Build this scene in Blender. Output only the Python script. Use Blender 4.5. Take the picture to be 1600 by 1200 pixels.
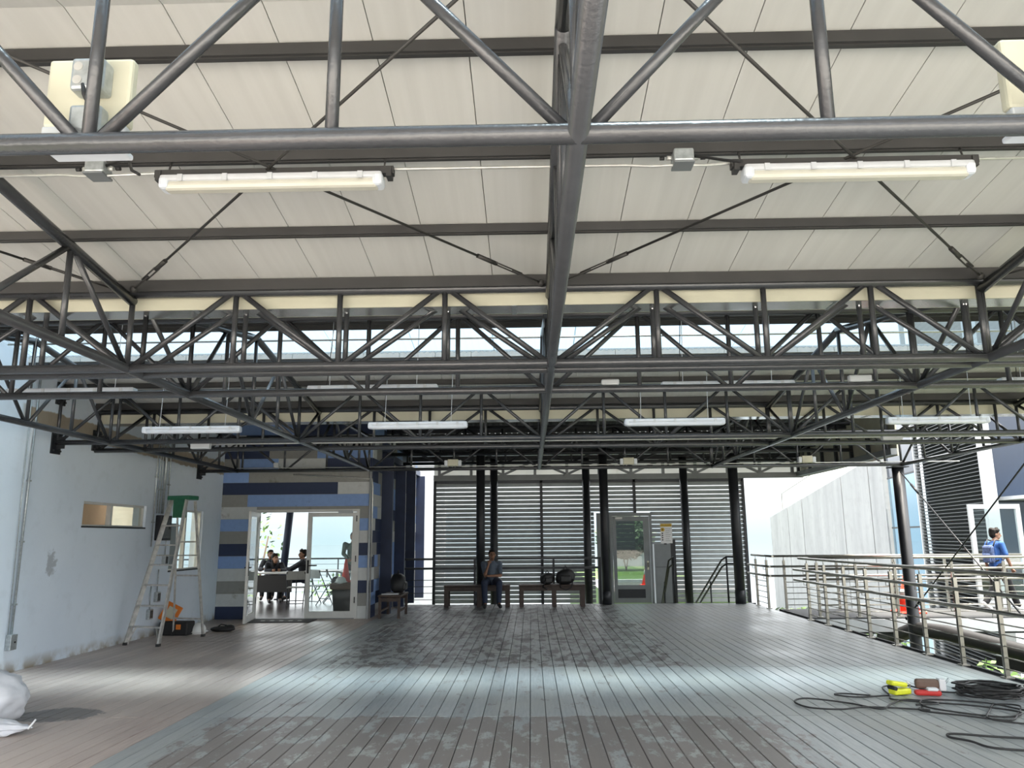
import bpy, bmesh, math, random
from mathutils import Vector, Matrix, Euler
random.seed(7)
for o in list(bpy.data.objects): bpy.data.objects.remove(o)
SC = bpy.context.scene
COL = SC.collection
PI = math.pi

# ------------------------------------------------------------------ camera
CAM_H, F_PX = 1.55, 1200.0
PITCH, YAW, ROLL = math.atan(240.2 / F_PX), 0.0229, 0.008
cy, sy, cp, sp = math.cos(YAW), math.sin(YAW), math.cos(PITCH), math.sin(PITCH)
fwd = Vector((-sy * cp, cy * cp, sp)); right = Vector((cy, sy, 0)); up = right.cross(fwd)
r2 = math.cos(ROLL) * right - math.sin(ROLL) * up
u2 = math.sin(ROLL) * right + math.cos(ROLL) * up
cam_d = bpy.data.cameras.new('camera'); cam = bpy.data.objects.new('camera', cam_d); COL.objects.link(cam)
cam_d.sensor_fit = 'HORIZONTAL'; cam_d.sensor_width = 36.0; cam_d.lens = F_PX / 1600 * 36
cam_d.clip_start = 0.05; cam_d.clip_end = 60000
m = Matrix((r2, u2, -fwd)).transposed().to_4x4(); m.translation = (0, 0, CAM_H); cam.matrix_world = m
SC.camera = cam

# ------------------------------------------------------------------ sky, sun, exposure
W = bpy.data.worlds.new('sky'); SC.world = W; W.use_nodes = True
nt = W.node_tree; nt.nodes.clear()
tc = nt.nodes.new('ShaderNodeTexCoord'); sx = nt.nodes.new('ShaderNodeSeparateXYZ')
rp = nt.nodes.new('ShaderNodeValToRGB'); bg = nt.nodes.new('ShaderNodeBackground'); wo = nt.nodes.new('ShaderNodeOutputWorld')
nt.links.new(tc.outputs['Generated'], sx.inputs[0]); nt.links.new(sx.outputs['Z'], rp.inputs[0])
nt.links.new(rp.outputs[0], bg.inputs[0]); nt.links.new(bg.outputs[0], wo.inputs[0])
els = rp.color_ramp.elements
els[0].position = 0.0; els[0].color = (0.155, 0.190, 0.203, 1)
els[1].position = 1.0; els[1].color = (1.0, 1.0, 1.0, 1)
for p, c in ((0.03, (0.185, 0.21, 0.22, 1)), (0.055, (0.26, 0.275, 0.28, 1)), (0.12, (0.55, 0.57, 0.58, 1)), (0.25, (0.82, 0.85, 0.87, 1)), (0.5, (0.96, 0.98, 1.0, 1))):
    e = els.new(p); e.color = c
bg.inputs[1].default_value = 2.0
sun_d = bpy.data.lights.new('sun', 'SUN'); sun = bpy.data.objects.new('sun', sun_d); COL.objects.link(sun)
sun_d.energy = 9.0; sun_d.angle = math.radians(18); sun_d.color = (1.0, 0.92, 0.80)
sun.location = (0, 0, 40); sun.rotation_euler = (math.radians(3), math.radians(6), 0)
SC.view_settings.view_transform = 'Standard'
try: SC.view_settings.look = 'None'
except Exception: pass
SC.view_settings.gamma = 1.0; SC.view_settings.use_curve_mapping = False
SC.view_settings.exposure = 1.5

# ------------------------------------------------------------------ materials
MATS = {}
def mat(name, col=(.5, .5, .5), rough=.5, metal=0., noise=0., nscale=8., bump=0., bscale=60., spec=.5, stretch=None):
    if name in MATS: return MATS[name]
    M = bpy.data.materials.new(name); M.use_nodes = True; MATS[name] = M
    n = M.node_tree.nodes; l = M.node_tree.links; b = n['Principled BSDF']
    b.inputs['Base Color'].default_value = (*col, 1); b.inputs['Roughness'].default_value = rough
    b.inputs['Metallic'].default_value = metal; b.inputs['Specular IOR Level'].default_value = spec
    g = n.new('ShaderNodeNewGeometry'); vec = g.outputs['Position']
    if stretch:
        mp = n.new('ShaderNodeMapping'); mp.inputs['Scale'].default_value = stretch
        l.new(vec, mp.inputs[0]); vec = mp.outputs[0]
    if noise > 0:
        t = n.new('ShaderNodeTexNoise'); t.inputs['Scale'].default_value = nscale; t.inputs['Detail'].default_value = 5
        l.new(vec, t.inputs['Vector'])
        r = n.new('ShaderNodeMapRange'); r.inputs[1].default_value = .3; r.inputs[2].default_value = .7
        r.inputs[3].default_value = 1 - noise; r.inputs[4].default_value = 1 + noise
        l.new(t.outputs['Fac'], r.inputs[0])
        mx = n.new('ShaderNodeMix'); mx.data_type = 'RGBA'; mx.blend_type = 'MULTIPLY'; mx.inputs[0].default_value = 1
        mx.inputs[6].default_value = (*col, 1); l.new(r.outputs[0], mx.inputs[7]); l.new(mx.outputs[2], b.inputs['Base Color'])
    if bump > 0:
        t2 = n.new('ShaderNodeTexNoise'); t2.inputs['Scale'].default_value = bscale; t2.inputs['Detail'].default_value = 4
        l.new(vec, t2.inputs['Vector'])
        bp = n.new('ShaderNodeBump'); bp.inputs['Strength'].default_value = bump; bp.inputs['Distance'].default_value = .01
        l.new(t2.outputs['Fac'], bp.inputs['Height']); l.new(bp.outputs[0], b.inputs['Normal'])
    return M

mat('steel', (.062, .064, .070), .27, .35, .10, 6, .2, 45, .7)
mat('steel_dark', (.020, .022, .026), .45, .2, .1, 5, .1, 40)
mat('purlin', (.042, .041, .041), .5, .1, .12, 5)
mat('rod', (.05, .048, .046), .5, .4)
mat('galv', (.42, .45, .46), .4, .7, .18, 30, .1, 40)
mat('conduit', (.55, .55, .53), .35, .6, .1, 20)
mat('black', (.012, .012, .013), .6)
mat('rubber', (.022, .021, .021), .55, 0, .15, 12)
mat('white_plastic', (.66, .70, .76), .35, 0, .04, 10)
mat('cream', (.56, .545, .43), .45, 0, .05, 5)
mat('lamp_housing', (.55, .57, .60), .4, 0, .05, 9)
mat('lamp_cover', (.60, .585, .51), .22, 0, .03, 9)
mat('stainless', (.36, .345, .31), .3, .9, .1, 14)
mat('alu', (.45, .435, .41), .45, .35, .25, 14)
mat('alu_frame', (.60, .60, .58), .45, .15, .06, 5)
mat('alu_grey', (.20, .215, .225), .5, .2, .08, 4)
mat('navy', (.018, .028, .065), .6, 0, .15, 4)
mat('slat', (.36, .385, .385), .42, .1, .1, 6)
mat('dark_slat', (.06, .065, .07), .4, .4, .15, 3)
mat('white_paint', (.46, .48, .50), .55, 0, .08, 4)
mat('wood_dark', (.050, .030, .022), .55, 0, .25, 10, .1, 40)
mat('green_plastic', (.015, .115, .06), .45, 0, .1, 20)
mat('orange', (.75, .20, .02), .45, 0, .1, 15)
mat('yellow', (.70, .72, .03), .45, 0, .1, 15)
mat('sign_yellow', (.62, .40, .03), .6)
mat('terrace_floor', (.06, .05, .048), .25, 0, .2, 6)
mat('gutter_zinc', (.62, .63, .62), .22, .8, .1, 3)
mat('red', (.55, .035, .03), .5, 0, .1, 15)
mat('cone_red', (.85, .06, .025), .5, 0, .08, 15)
mat('cloth_white', (.62, .63, .67), .8, 0, .06, 6, .5, 9)
mat('helmet', (.78, .78, .76), .35)
mat('tan_wall', (.55, .40, .27), .8, 0, .08, 4)
mat('cream_wall', (.55, .50, .42), .8, 0, .08, 4)
mat('skin_tan', (.24, .12, .07), .55, 0, .06, 25)
mat('skin_light', (.26, .14, .09), .55, 0, .06, 25)
mat('hair', (.010, .008, .007), .65, 0, .2, 60, 0, 60, .2)
mat('shirt_grey', (.10, .125, .165), .8, 0, .12, 20, .2, 40)
mat('jeans', (.022, .032, .06), .85, 0, .15, 30)
mat('shirt_blue', (.025, .09, .30), .8, 0, .12, 14, .3, 30)
mat('pants_black', (.012, .012, .014), .85)
mat('shirt_dark', (.02, .022, .03), .85, 0, .15, 14)
mat('jacket_green', (.06, .10, .08), .85, 0, .15, 14)
mat('table_top', (.55, .56, .56), .35, 0, .05, 6)
mat('chair_grey', (.28, .29, .28), .5)
mat('lid_brown', (.16, .10, .075), .6, 0, .1, 10)
mat('leaf', (.06, .125, .022), .6, 0, .35, 1.5)
mat('leaf_dark', (.022, .055, .014), .6, 0, .35, 1.5)
mat('bark', (.07, .05, .035), .9, 0, .2, 8)
mat('grass', (.05, .10, .016), .9, 0, .25, 3)
mat('asphalt', (.07, .07, .07), .85, 0, .12, 4)
mat('paving', (.52, .50, .46), .85, 0, .1, 1.5, .1, 30)
mat('soil', (.05, .06, .03), .95, 0, .3, .7)
mat('slab', (.030, .032, .034), .7, 0, .2, 2)
mat('corrugated', (.06, .063, .067), .45, .4, .1, 3)
mat('paper', (.75, .75, .76), .7)
mat('mat_black', (.016, .016, .018), .9, 0, .2, 30)
mat('backpack_print', (.06, .09, .19), .8, 0, .6, 26)

def custom(name):
    M = bpy.data.materials.new(name); M.use_nodes = True; MATS[name] = M
    return M, M.node_tree.nodes, M.node_tree.links, M.node_tree.nodes['Principled BSDF']
def N(n, t, **k):
    x = n.new(t)
    for a, v in k.items(): setattr(x, a, v)
    return x
def noise(n, l, vec, scale, detail=5, rough=.55):
    t = N(n, 'ShaderNodeTexNoise'); t.inputs['Scale'].default_value = scale; t.inputs['Detail'].default_value = detail
    t.inputs['Roughness'].default_value = rough; l.new(vec, t.inputs['Vector']); return t.outputs['Fac']
def mapr(n, l, v, a, b, c=0., d=1.):
    r = N(n, 'ShaderNodeMapRange'); r.inputs[1].default_value = a; r.inputs[2].default_value = b
    r.inputs[3].default_value = c; r.inputs[4].default_value = d; l.new(v, r.inputs[0]); return r.outputs[0]
def mixc(n, l, f, a, b, mode='MIX'):
    x = N(n, 'ShaderNodeMix', data_type='RGBA', blend_type=mode)
    if isinstance(f, (int, float)): x.inputs[0].default_value = f
    else: l.new(f, x.inputs[0])
    for i, v in ((6, a), (7, b)):
        if isinstance(v, tuple): x.inputs[i].default_value = (*v, 1)
        else: l.new(v, x.inputs[i])
    return x.outputs[2]
def mathn(n, l, op, a, b=None):
    x = N(n, 'ShaderNodeMath', operation=op)
    for i, v in ((0, a), (1, b)):
        if v is None: continue
        if isinstance(v, (int, float)): x.inputs[i].default_value = v
        else: l.new(v, x.inputs[i])
    return x.outputs[0]
def scaled(n, l, vec, s):
    mp = N(n, 'ShaderNodeMapping'); mp.inputs['Scale'].default_value = s; l.new(vec, mp.inputs[0]); return mp.outputs[0]

# deck boards: brown composite, the right part painted blue-grey and worn
def deck_mat(name, painted):
    M, n, l, b = custom(name)
    g = N(n, 'ShaderNodeNewGeometry'); P = g.outputs['Position']; oi = N(n, 'ShaderNodeObjectInfo')
    s = N(n, 'ShaderNodeSeparateXYZ'); l.new(P, s.inputs[0])
    fine = noise(n, l, scaled(n, l, P, (14, 1.2, 1)), 3, 6)
    big = noise(n, l, scaled(n, l, P, (1.0, .55, 1)), 1.1, 4)
    br = mixc(n, l, mapr(n, l, fine, .3, .7), (.315, .255, .23), (.44, .365, .33))
    br = mixc(n, l, mapr(n, l, big, .35, .7), br, (.49, .425, .38))
    col = br
    if painted:
        br = mixc(n, l, .88, br, (.185, .173, .166))
        w = noise(n, l, scaled(n, l, P, (2.4, 1.1, 1)), 2.3, 10, .72)
        # wear: first row of boards nearly bare, the rest keeps its paint with bare islands; far end also darkened for shade
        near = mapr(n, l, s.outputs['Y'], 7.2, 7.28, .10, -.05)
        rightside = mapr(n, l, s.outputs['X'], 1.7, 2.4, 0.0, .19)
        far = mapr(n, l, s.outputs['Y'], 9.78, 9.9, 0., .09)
        leftedge = mapr(n, l, s.outputs['X'], -3.0, -2.6, .22, 0.)
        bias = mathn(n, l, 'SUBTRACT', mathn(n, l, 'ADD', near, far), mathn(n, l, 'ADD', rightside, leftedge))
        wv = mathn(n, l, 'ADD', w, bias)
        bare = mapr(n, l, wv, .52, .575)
        br = mixc(n, l, mapr(n, l, s.outputs['Y'], 9.8, 10.2), br, mixc(n, l, .75, br, (.07, .063, .062)))  # far bare wood darker: dark peeling, plus far-end shade put into the colour
        grey = mixc(n, l, mapr(n, l, fine, .3, .7), (.25, .272, .282), (.345, .365, .37))
        grey = mixc(n, l, mapr(n, l, big, .4, .75), grey, (.39, .39, .365))
        col = mixc(n, l, bare, grey, br)
    else:
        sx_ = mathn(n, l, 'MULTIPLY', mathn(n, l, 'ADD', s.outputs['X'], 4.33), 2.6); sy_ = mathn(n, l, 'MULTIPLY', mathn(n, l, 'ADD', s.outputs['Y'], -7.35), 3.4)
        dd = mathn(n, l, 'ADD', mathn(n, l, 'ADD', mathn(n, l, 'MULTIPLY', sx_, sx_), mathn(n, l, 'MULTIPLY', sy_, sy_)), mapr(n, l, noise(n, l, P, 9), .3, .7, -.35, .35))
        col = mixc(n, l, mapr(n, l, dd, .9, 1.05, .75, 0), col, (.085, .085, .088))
        col = mixc(n, l, mapr(n, l, noise(n, l, P, 6, 7, .7), .66, .70, 0, .5), col, (.52, .49, .45))
    rnd = mapr(n, l, oi.outputs['Random'], 0, 1, .90, 1.08)
    col = mixc(n, l, 1., col, rnd, 'MULTIPLY')
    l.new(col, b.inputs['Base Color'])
    l.new(mapr(n, l, big, .3, .7, .30, .52), b.inputs['Roughness']); b.inputs['Specular IOR Level'].default_value = .25
    bp = N(n, 'ShaderNodeBump'); bp.inputs['Strength'].default_value = .12; bp.inputs['Distance'].default_value = .01
    l.new(fine, bp.inputs['Height']); l.new(bp.outputs[0], b.inputs['Normal'])
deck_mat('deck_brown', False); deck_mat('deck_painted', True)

# roof sheets: beige lacquer with faint pressed ribs
M, n, l, b = custom('roof_sheet')
g = N(n, 'ShaderNodeNewGeometry'); P = g.outputs['Position']
wv = N(n, 'ShaderNodeTexWave'); wv.inputs['Scale'].default_value = 3.6; wv.inputs['Distortion'].default_value = 0; l.new(P, wv.inputs['Vector'])
st = noise(n, l, scaled(n, l, P, (9, .35, 1)), 1.5, 3)
l.new(mixc(n, l, mapr(n, l, st, .3, .7), (.565, .562, .54), (.62, .617, .595)), b.inputs['Base Color']); b.inputs['Roughness'].default_value = .5
bp = N(n, 'ShaderNodeBump'); bp.inputs['Strength'].default_value = .10; bp.inputs['Distance'].default_value = .004
l.new(wv.outputs['Fac'], bp.inputs['Height']); l.new(bp.outputs[0], b.inputs['Normal'])

# left wall: pale blue-grey paint, bare plaster strip near the top, grime at the foot
M, n, l, b = custom('wall_blue')
g = N(n, 'ShaderNodeNewGeometry'); P = g.outputs['Position']; s = N(n, 'ShaderNodeSeparateXYZ'); l.new(P, s.inputs[0])
b1 = noise(n, l, P, .7, 4); b2 = noise(n, l, P, 5, 5); edge = noise(n, l, P, 7, 5)
c = mixc(n, l, mapr(n, l, b1, .3, .7), (.66, .735, .825), (.73, .80, .88))
c = mixc(n, l, mapr(n, l, b2, .55, .9, 0, .25), c, (.36, .40, .42))
jz = mathn(n, l, 'ADD', s.outputs['Z'], mapr(n, l, edge, .3, .7, -.018, .018))
jz = mathn(n, l, 'ADD', jz, mapr(n, l, s.outputs['Y'], 9, 15.5, 0, .12))
strip = mathn(n, l, 'MULTIPLY', mapr(n, l, jz, 2.98, 3.0), mapr(n, l, jz, 3.24, 3.26, 1, 0))
strip = mathn(n, l, 'MULTIPLY', strip, mapr(n, l, s.outputs['Y'], 9.3, 9.4))
c = mixc(n, l, strip, c, mixc(n, l, b2, (.30, .25, .19), (.42, .36, .28)))
foot = mathn(n, l, 'MULTIPLY', mapr(n, l, s.outputs['Z'], .0, .16, 1, 0), mapr(n, l, b2, .35, .6))
c = mixc(n, l, foot, c, (.30, .25, .18))
uy = mathn(n, l, 'MULTIPLY', mathn(n, l, 'ADD', s.outputs['Y'], -10.25), 7.); uz = mathn(n, l, 'MULTIPLY', mathn(n, l, 'ADD', s.outputs['Z'], -1.27), 5.)
ud = mathn(n, l, 'ADD', mathn(n, l, 'ADD', mathn(n, l, 'MULTIPLY', uy, uy), mathn(n, l, 'MULTIPLY', uz, uz)), mapr(n, l, noise(n, l, P, 16), .3, .7, -.7, .7))
c = mixc(n, l, mapr(n, l, ud, .2, .8, .55, 0), c, (.18, .19, .20))
l.new(c, b.inputs['Base Color']); b.inputs['Roughness'].default_value = .75
bp = N(n, 'ShaderNodeBump'); bp.inputs['Strength'].default_value = .15; bp.inputs['Distance'].default_value = .01
l.new(noise(n, l, P, 30), bp.inputs['Height']); l.new(bp.outputs[0], b.inputs['Normal'])

# painted facade planks with smears
def plank_mat(name, col, smear):
    M, n, l, b = custom(name)
    g = N(n, 'ShaderNodeNewGeometry'); P = g.outputs['Position']
    a = noise(n, l, P, 3.2, 6, .65); f = noise(n, l, P, 14, 5)
    c = mixc(n, l, mapr(n, l, f, .3, .7, 0, .35), col, tuple(x * .75 for x in col))
    c = mixc(n, l, mapr(n, l, a, .62, .72, 0, .8), c, smear)
    l.new(c, b.inputs['Base Color']); b.inputs['Roughness'].default_value = .6
plank_mat('plank_navy', (.020, .034, .085), (.03, .04, .08))
plank_mat('plank_blue', (.23, .36, .66), (.10, .13, .2))
plank_mat('plank_white', (.58, .60, .60), (.25, .23, .19))
plank_mat('plank_grey', (.28, .28, .265), (.14, .13, .11))

# concrete with vertical streaks
M, n, l, b = custom('concrete')
g = N(n, 'ShaderNodeNewGeometry'); P = g.outputs['Position']
a = noise(n, l, scaled(n, l, P, (1.5, 1.5, .18)), 1.2, 6, .65); f = noise(n, l, P, 3, 6)
c = mixc(n, l, mapr(n, l, a, .3, .7), (.24, .245, .25), (.33, .335, .335))
c = mixc(n, l, mapr(n, l, f, .5, .8, 0, .4), c, (.19, .19, .19))
l.new(c, b.inputs['Base Color']); b.inputs['Roughness'].default_value = .85

# glass
M, n, l, b = custom('glass')
n.remove(b); o = n['Material Output']
tr = N(n, 'ShaderNodeBsdfTransparent'); tr.inputs[0].default_value = (.90, .95, .95, 1)
gl = N(n, 'ShaderNodeBsdfGlossy'); gl.inputs['Roughness'].default_value = .02
fr = N(n, 'ShaderNodeLayerWeight'); fr.inputs[0].default_value = .5
fc = mathn(n, l, 'ADD', mathn(n, l, 'MULTIPLY', mathn(n, l, 'POWER', fr.outputs['Facing'], 5.), .9), .04)
mx = N(n, 'ShaderNodeMixShader'); l.new(fc, mx.inputs[0]); l.new(tr.outputs[0], mx.inputs[1]); l.new(gl.outputs[0], mx.inputs[2]); l.new(mx.outputs[0], o.inputs[0])
M, n, l, b = custom('glass_tint')
n.remove(b); o = n['Material Output']
tr = N(n, 'ShaderNodeBsdfTransparent'); tr.inputs[0].default_value = (.40, .45, .43, 1)
gl = N(n, 'ShaderNodeBsdfGlossy'); gl.inputs['Roughness'].default_value = .02
fr = N(n, 'ShaderNodeLayerWeight'); fr.inputs[0].default_value = .5
fc = mathn(n, l, 'ADD', mathn(n, l, 'MULTIPLY', mathn(n, l, 'POWER', fr.outputs['Facing'], 5.), .9), .04)
mx = N(n, 'ShaderNodeMixShader'); l.new(fc, mx.inputs[0]); l.new(tr.outputs[0], mx.inputs[1]); l.new(gl.outputs[0], mx.inputs[2]); l.new(mx.outputs[0], o.inputs[0])
mat('glass_dark', (.012, .022, .045), .04, 0, 0, 1, 0, 1, .9)
mat('glass_mirror', (.30, .48, .62), .03, .9)
# translucent corrugated skylight sheet
M, n, l, b = custom('skylight_sheet')
n.remove(b); o = n['Material Output']
tl = N(n, 'ShaderNodeBsdfTranslucent'); tl.inputs[0].default_value = (.09, .115, .125, 1)
tr = N(n, 'ShaderNodeBsdfTransparent'); tr.inputs[0].default_value = (.205, .275, .335, 1)
mx = N(n, 'ShaderNodeMixShader'); mx.inputs[0].default_value = .75
l.new(tl.outputs[0], mx.inputs[1]); l.new(tr.outputs[0], mx.inputs[2]); l.new(mx.outputs[0], o.inputs[0])
M, n, l, b = custom('infill_sheet')
n.remove(b); o = n['Material Output']
tl = N(n, 'ShaderNodeBsdfTranslucent'); tl.inputs[0].default_value = (.85, .84, .80, 1); df = N(n, 'ShaderNodeBsdfDiffuse'); df.inputs[0].default_value = (.7, .7, .66, 1)
mx = N(n, 'ShaderNodeMixShader'); mx.inputs[0].default_value = .4
l.new(tl.outputs[0], mx.inputs[1]); l.new(df.outputs[0], mx.inputs[2]); l.new(mx.outputs[0], o.inputs[0])
# sea
M, n, l, b = custom('sea')
b.inputs['Base Color'].default_value = (.012, .03, .04, 1); b.inputs['Roughness'].default_value = .06

# ------------------------------------------------------------------ mesh builder
class MB:
    def __init__(s): s.v = []; s.f = []; s.sm = []
    def add(s, vs, fs, smooth=False):
        k = len(s.v); s.v += [tuple(x) for x in vs]; s.f += [tuple(i + k for i in f) for f in fs]; s.sm += [smooth] * len(fs); return s
    def box(s, a, b, rot=None):
        (x0, y0, z0), (x1, y1, z1) = a, b
        vs = [Vector(p) for p in ((x0, y0, z0), (x1, y0, z0), (x1, y1, z0), (x0, y1, z0), (x0, y0, z1), (x1, y0, z1), (x1, y1, z1), (x0, y1, z1))]
        if rot is not None:
            c = (vs[0] + vs[6]) / 2; vs = [c + rot @ (p - c) for p in vs]
        return s.add(vs, [(0, 3, 2, 1), (4, 5, 6, 7), (0, 1, 5, 4), (1, 2, 6, 5), (2, 3, 7, 6), (3, 0, 4, 7)])
    def cbox(s, c, d, rot=None):
        return s.box([c[i] - d[i] / 2 for i in range(3)], [c[i] + d[i] / 2 for i in range(3)], rot)
    def rbox(s, c, d, r=.01, rot=None):      # box with chamfered edges
        bm = bmesh.new(); bmesh.ops.create_cube(bm, size=1)
        for v in bm.verts: v.co = Vector((v.co.x * d[0], v.co.y * d[1], v.co.z * d[2]))
        bmesh.ops.bevel(bm, geom=bm.edges[:], offset=min(r, min(d) * .45), segments=2, affect='EDGES', profile=.5)
        bm.verts.index_update(); R = rot or Matrix.Identity(3); c = Vector(c)
        s.add([c + R @ v.co for v in bm.verts], [[v.index for v in f.verts] for f in bm.faces]); bm.free(); return s
    def tube(s, p0, p1, r0, r1=None, n=10, caps=True):
        r1 = r0 if r1 is None else r1
        p0, p1 = Vector(p0), Vector(p1); d = (p1 - p0)
        if d.length < 1e-6: return s
        d.normalize(); a = d.orthogonal().normalized(); b = d.cross(a)
        vs = []
        for p, r in ((p0, r0), (p1, r1)):
            for i in range(n):
                t = 2 * PI * i / n; vs.append(p + r * (math.cos(t) * a + math.sin(t) * b))
        k = len(s.v)
        s.add(vs, [(i, (i + 1) % n, n + (i + 1) % n, n + i) for i in range(n)], True)
        if caps:
            s.f += [tuple(k + i for i in range(n))[::-1], tuple(k + n + i for i in range(n))]; s.sm += [False, False]
        return s
    def path(s, pts, r, n=8):                # swept tube
        pts = [Vector(p) for p in pts]; k = len(s.v); m_ = len(pts); ref = Vector((0, 0, 1))
        for j, p in enumerate(pts):
            t = (pts[min(j + 1, m_ - 1)] - pts[max(j - 1, 0)]).normalized()
            a = t.cross(ref)
            if a.length < .05: a = t.cross(Vector((1, 0, 0)))
            a.normalize(); b = a.cross(t)
            rr = r[j] if isinstance(r, (list, tuple)) else r
            for i in range(n):
                q = 2 * PI * i / n; s.v.append(tuple(p + rr * (math.cos(q) * a + math.sin(q) * b)))
        for j in range(m_ - 1):
            for i in range(n):
                s.f.append((k + j * n + i, k + j * n + (i + 1) % n, k + (j + 1) * n + (i + 1) % n, k + (j + 1) * n + i)); s.sm.append(True)
        s.f += [tuple(k + i for i in range(n))[::-1], tuple(k + (m_ - 1) * n + i for i in range(n))]; s.sm += [False, False]
        return s
    def ell(s, c, r, nu=14, nv=9, rot=None):
        c = Vector(c); vs = []; fs = []; R = rot or Matrix.Identity(3)
        r = (r, r, r) if isinstance(r, (int, float)) else r
        vs.append(c + R @ Vector((0, 0, r[2])))
        for j in range(1, nv):
            th = PI * j / nv
            for i in range(nu):
                ph = 2 * PI * i / nu
                vs.append(c + R @ Vector((r[0] * math.sin(th) * math.cos(ph), r[1] * math.sin(th) * math.sin(ph), r[2] * math.cos(th))))
        vs.append(c + R @ Vector((0, 0, -r[2])))
        for i in range(nu): fs.append((0, 1 + i, 1 + (i + 1) % nu))
        for j in range(nv - 2):
            for i in range(nu):
                a = 1 + j * nu; fs.append((a + i, a + nu + i, a + nu + (i + 1) % nu, a + (i + 1) % nu))
        L = len(vs) - 1; a = 1 + (nv - 2) * nu
        for i in range(nu): fs.append((L, a + (i + 1) % nu, a + i))
        return s.add(vs, fs, True)
    def lathe(s, prof, c=(0, 0, 0), n=20):
        c = Vector(c); k = len(s.v)
        for r, z in prof:
            for i in range(n): t = 2 * PI * i / n; s.v.append(tuple(c + Vector((r * math.cos(t), r * math.sin(t), z))))
        for j in range(len(prof) - 1):
            for i in range(n): s.f.append((k + j * n + i, k + j * n + (i + 1) % n, k + (j + 1) * n + (i + 1) % n, k + (j + 1) * n + i)); s.sm.append(True)
        s.f += [tuple(k + i for i in range(n))[::-1], tuple(k + (len(prof) - 1) * n + i for i in range(n))]; s.sm += [False, False]
        return s
    def cap(s, p0, p1, r0, r1=None):         # closed tapered capsule for bodies
        r1 = r0 if r1 is None else r1
        s.tube(p0, p1, r0, r1, 12); s.ell(p0, r0, 12, 8); s.ell(p1, r1, 12, 8); return s
    def mesh(s, name):
        me = bpy.data.meshes.new(name); me.from_pydata(s.v, [], s.f); me.update()
        me.polygons.foreach_set('use_smooth', s.sm); return me
    def build(s, name, m_, parent=None, loc=None):
        return link(name, s.mesh(name), m_, parent, loc)

def link(name, me, m_=None, parent=None, loc=None):
    o = bpy.data.objects.new(name, me); COL.objects.link(o)
    if m_ and not me.materials: me.materials.append(MATS[m_])
    if parent: o.parent = parent
    if loc is not None: o.location = loc
    return o
def tag(o, label, cat, group=None):
    o['label'] = label; o['category'] = cat
    if group: o['group'] = group
    return o
def thing(name, label, cat, loc=(0, 0, 0), rz=0., group=None):
    o = bpy.data.objects.new(name, None); COL.objects.link(o); o.location = loc; o.rotation_euler = (0, 0, rz); o.empty_display_size = .1
    return tag(o, label, cat, group)
def struct(o, label=None):
    o['kind'] = 'structure'
    if label: o['label'] = label
    return o
def stuff(o): o['kind'] = 'stuff'; return o
def copy_tree(o, loc=None, label=None):
    c = o.copy(); COL.objects.link(c)
    if loc is not None: c.location = loc
    if label: c['label'] = label
    for ch in [x for x in bpy.data.objects if x.parent is o]:
        d = ch.copy(); COL.objects.link(d); d.parent = c
        for gch in [x for x in bpy.data.objects if x.parent is ch]:
            e = gch.copy(); COL.objects.link(e); e.parent = d
    return c
def T(parent, name, p0, p1, r, m_='steel', n=10):      # a tube part of a thing, in the thing's own frame
    return MB().tube(p0, p1, r, None, n).build(name, m_, parent)
def B(parent, name, a, b, m_): return MB().box(a, b).build(name, m_, parent)

def holed(axis, c0, c1, u0, u1, z0, z1, holes):        # wall slab with rectangular openings; axis 'x' or 'y' is its thickness
    us = sorted({u0, u1, *[h[0] for h in holes], *[h[1] for h in holes]}); zs = sorted({z0, z1, *[h[2] for h in holes], *[h[3] for h in holes]})
    mb = MB()
    for a, b_ in zip(us, us[1:]):
        for c, d in zip(zs, zs[1:]):
            um, zm = (a + b_) / 2, (c + d) / 2
            if any(h[0] < um < h[1] and h[2] < zm < h[3] for h in holes): continue
            mb.box((c0, a, c), (c1, b_, d)) if axis == 'x' else mb.box((a, c0, c), (b_, c1, d))
    return mb

# ================================================================== SETTING
XL, XR = -6.33, 5.28          # left wall face, right deck edge
YF, XS = 15.78, -3.25         # striped facade face, its side wall face
YE = 18.9                     # far deck edge
floor = struct(MB().box((XL - .2, -3, -.22), (XR, YE, -.028)).build('floor', 'steel_dark'), 'timber deck laid in long boards, brown on the left and worn blue-grey on the right')
PITCHB = .140
segs = [4.65, 7.24, 9.84, 12.41, 14.98, 17.55, YE]
xs = [XL + .004 + PITCHB * i for i in range(int((XR - XL) / PITCHB))]
bmesh_cache = {}
def board_mesh(L, m_):
    key = (round(L, 3), m_)
    if key not in bmesh_cache:
        w = PITCHB - .006
        mb = MB(); e = .004
        mb.add([(0, 0, -.026), (w, 0, -.026), (w, L, -.026), (0, L, -.026), (0, 0, -e), (w, 0, -e), (w, L, -e), (0, L, -e), (e, e, 0), (w - e, e, 0), (w - e, L - e, 0), (e, L - e, 0)],
               [(8, 9, 10, 11), (4, 5, 9, 8), (5, 6, 10, 9), (6, 7, 11, 10), (7, 4, 8, 11), (0, 1, 5, 4), (1, 2, 6, 5), (2, 3, 7, 6), (3, 0, 4, 7)])
        me = mb.mesh('deck_board'); me.materials.append(MATS[m_]); bmesh_cache[key] = me
    return bmesh_cache[key]
nb = 0; far_b = {'deck_brown': MB(), 'deck_painted': MB()}
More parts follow.
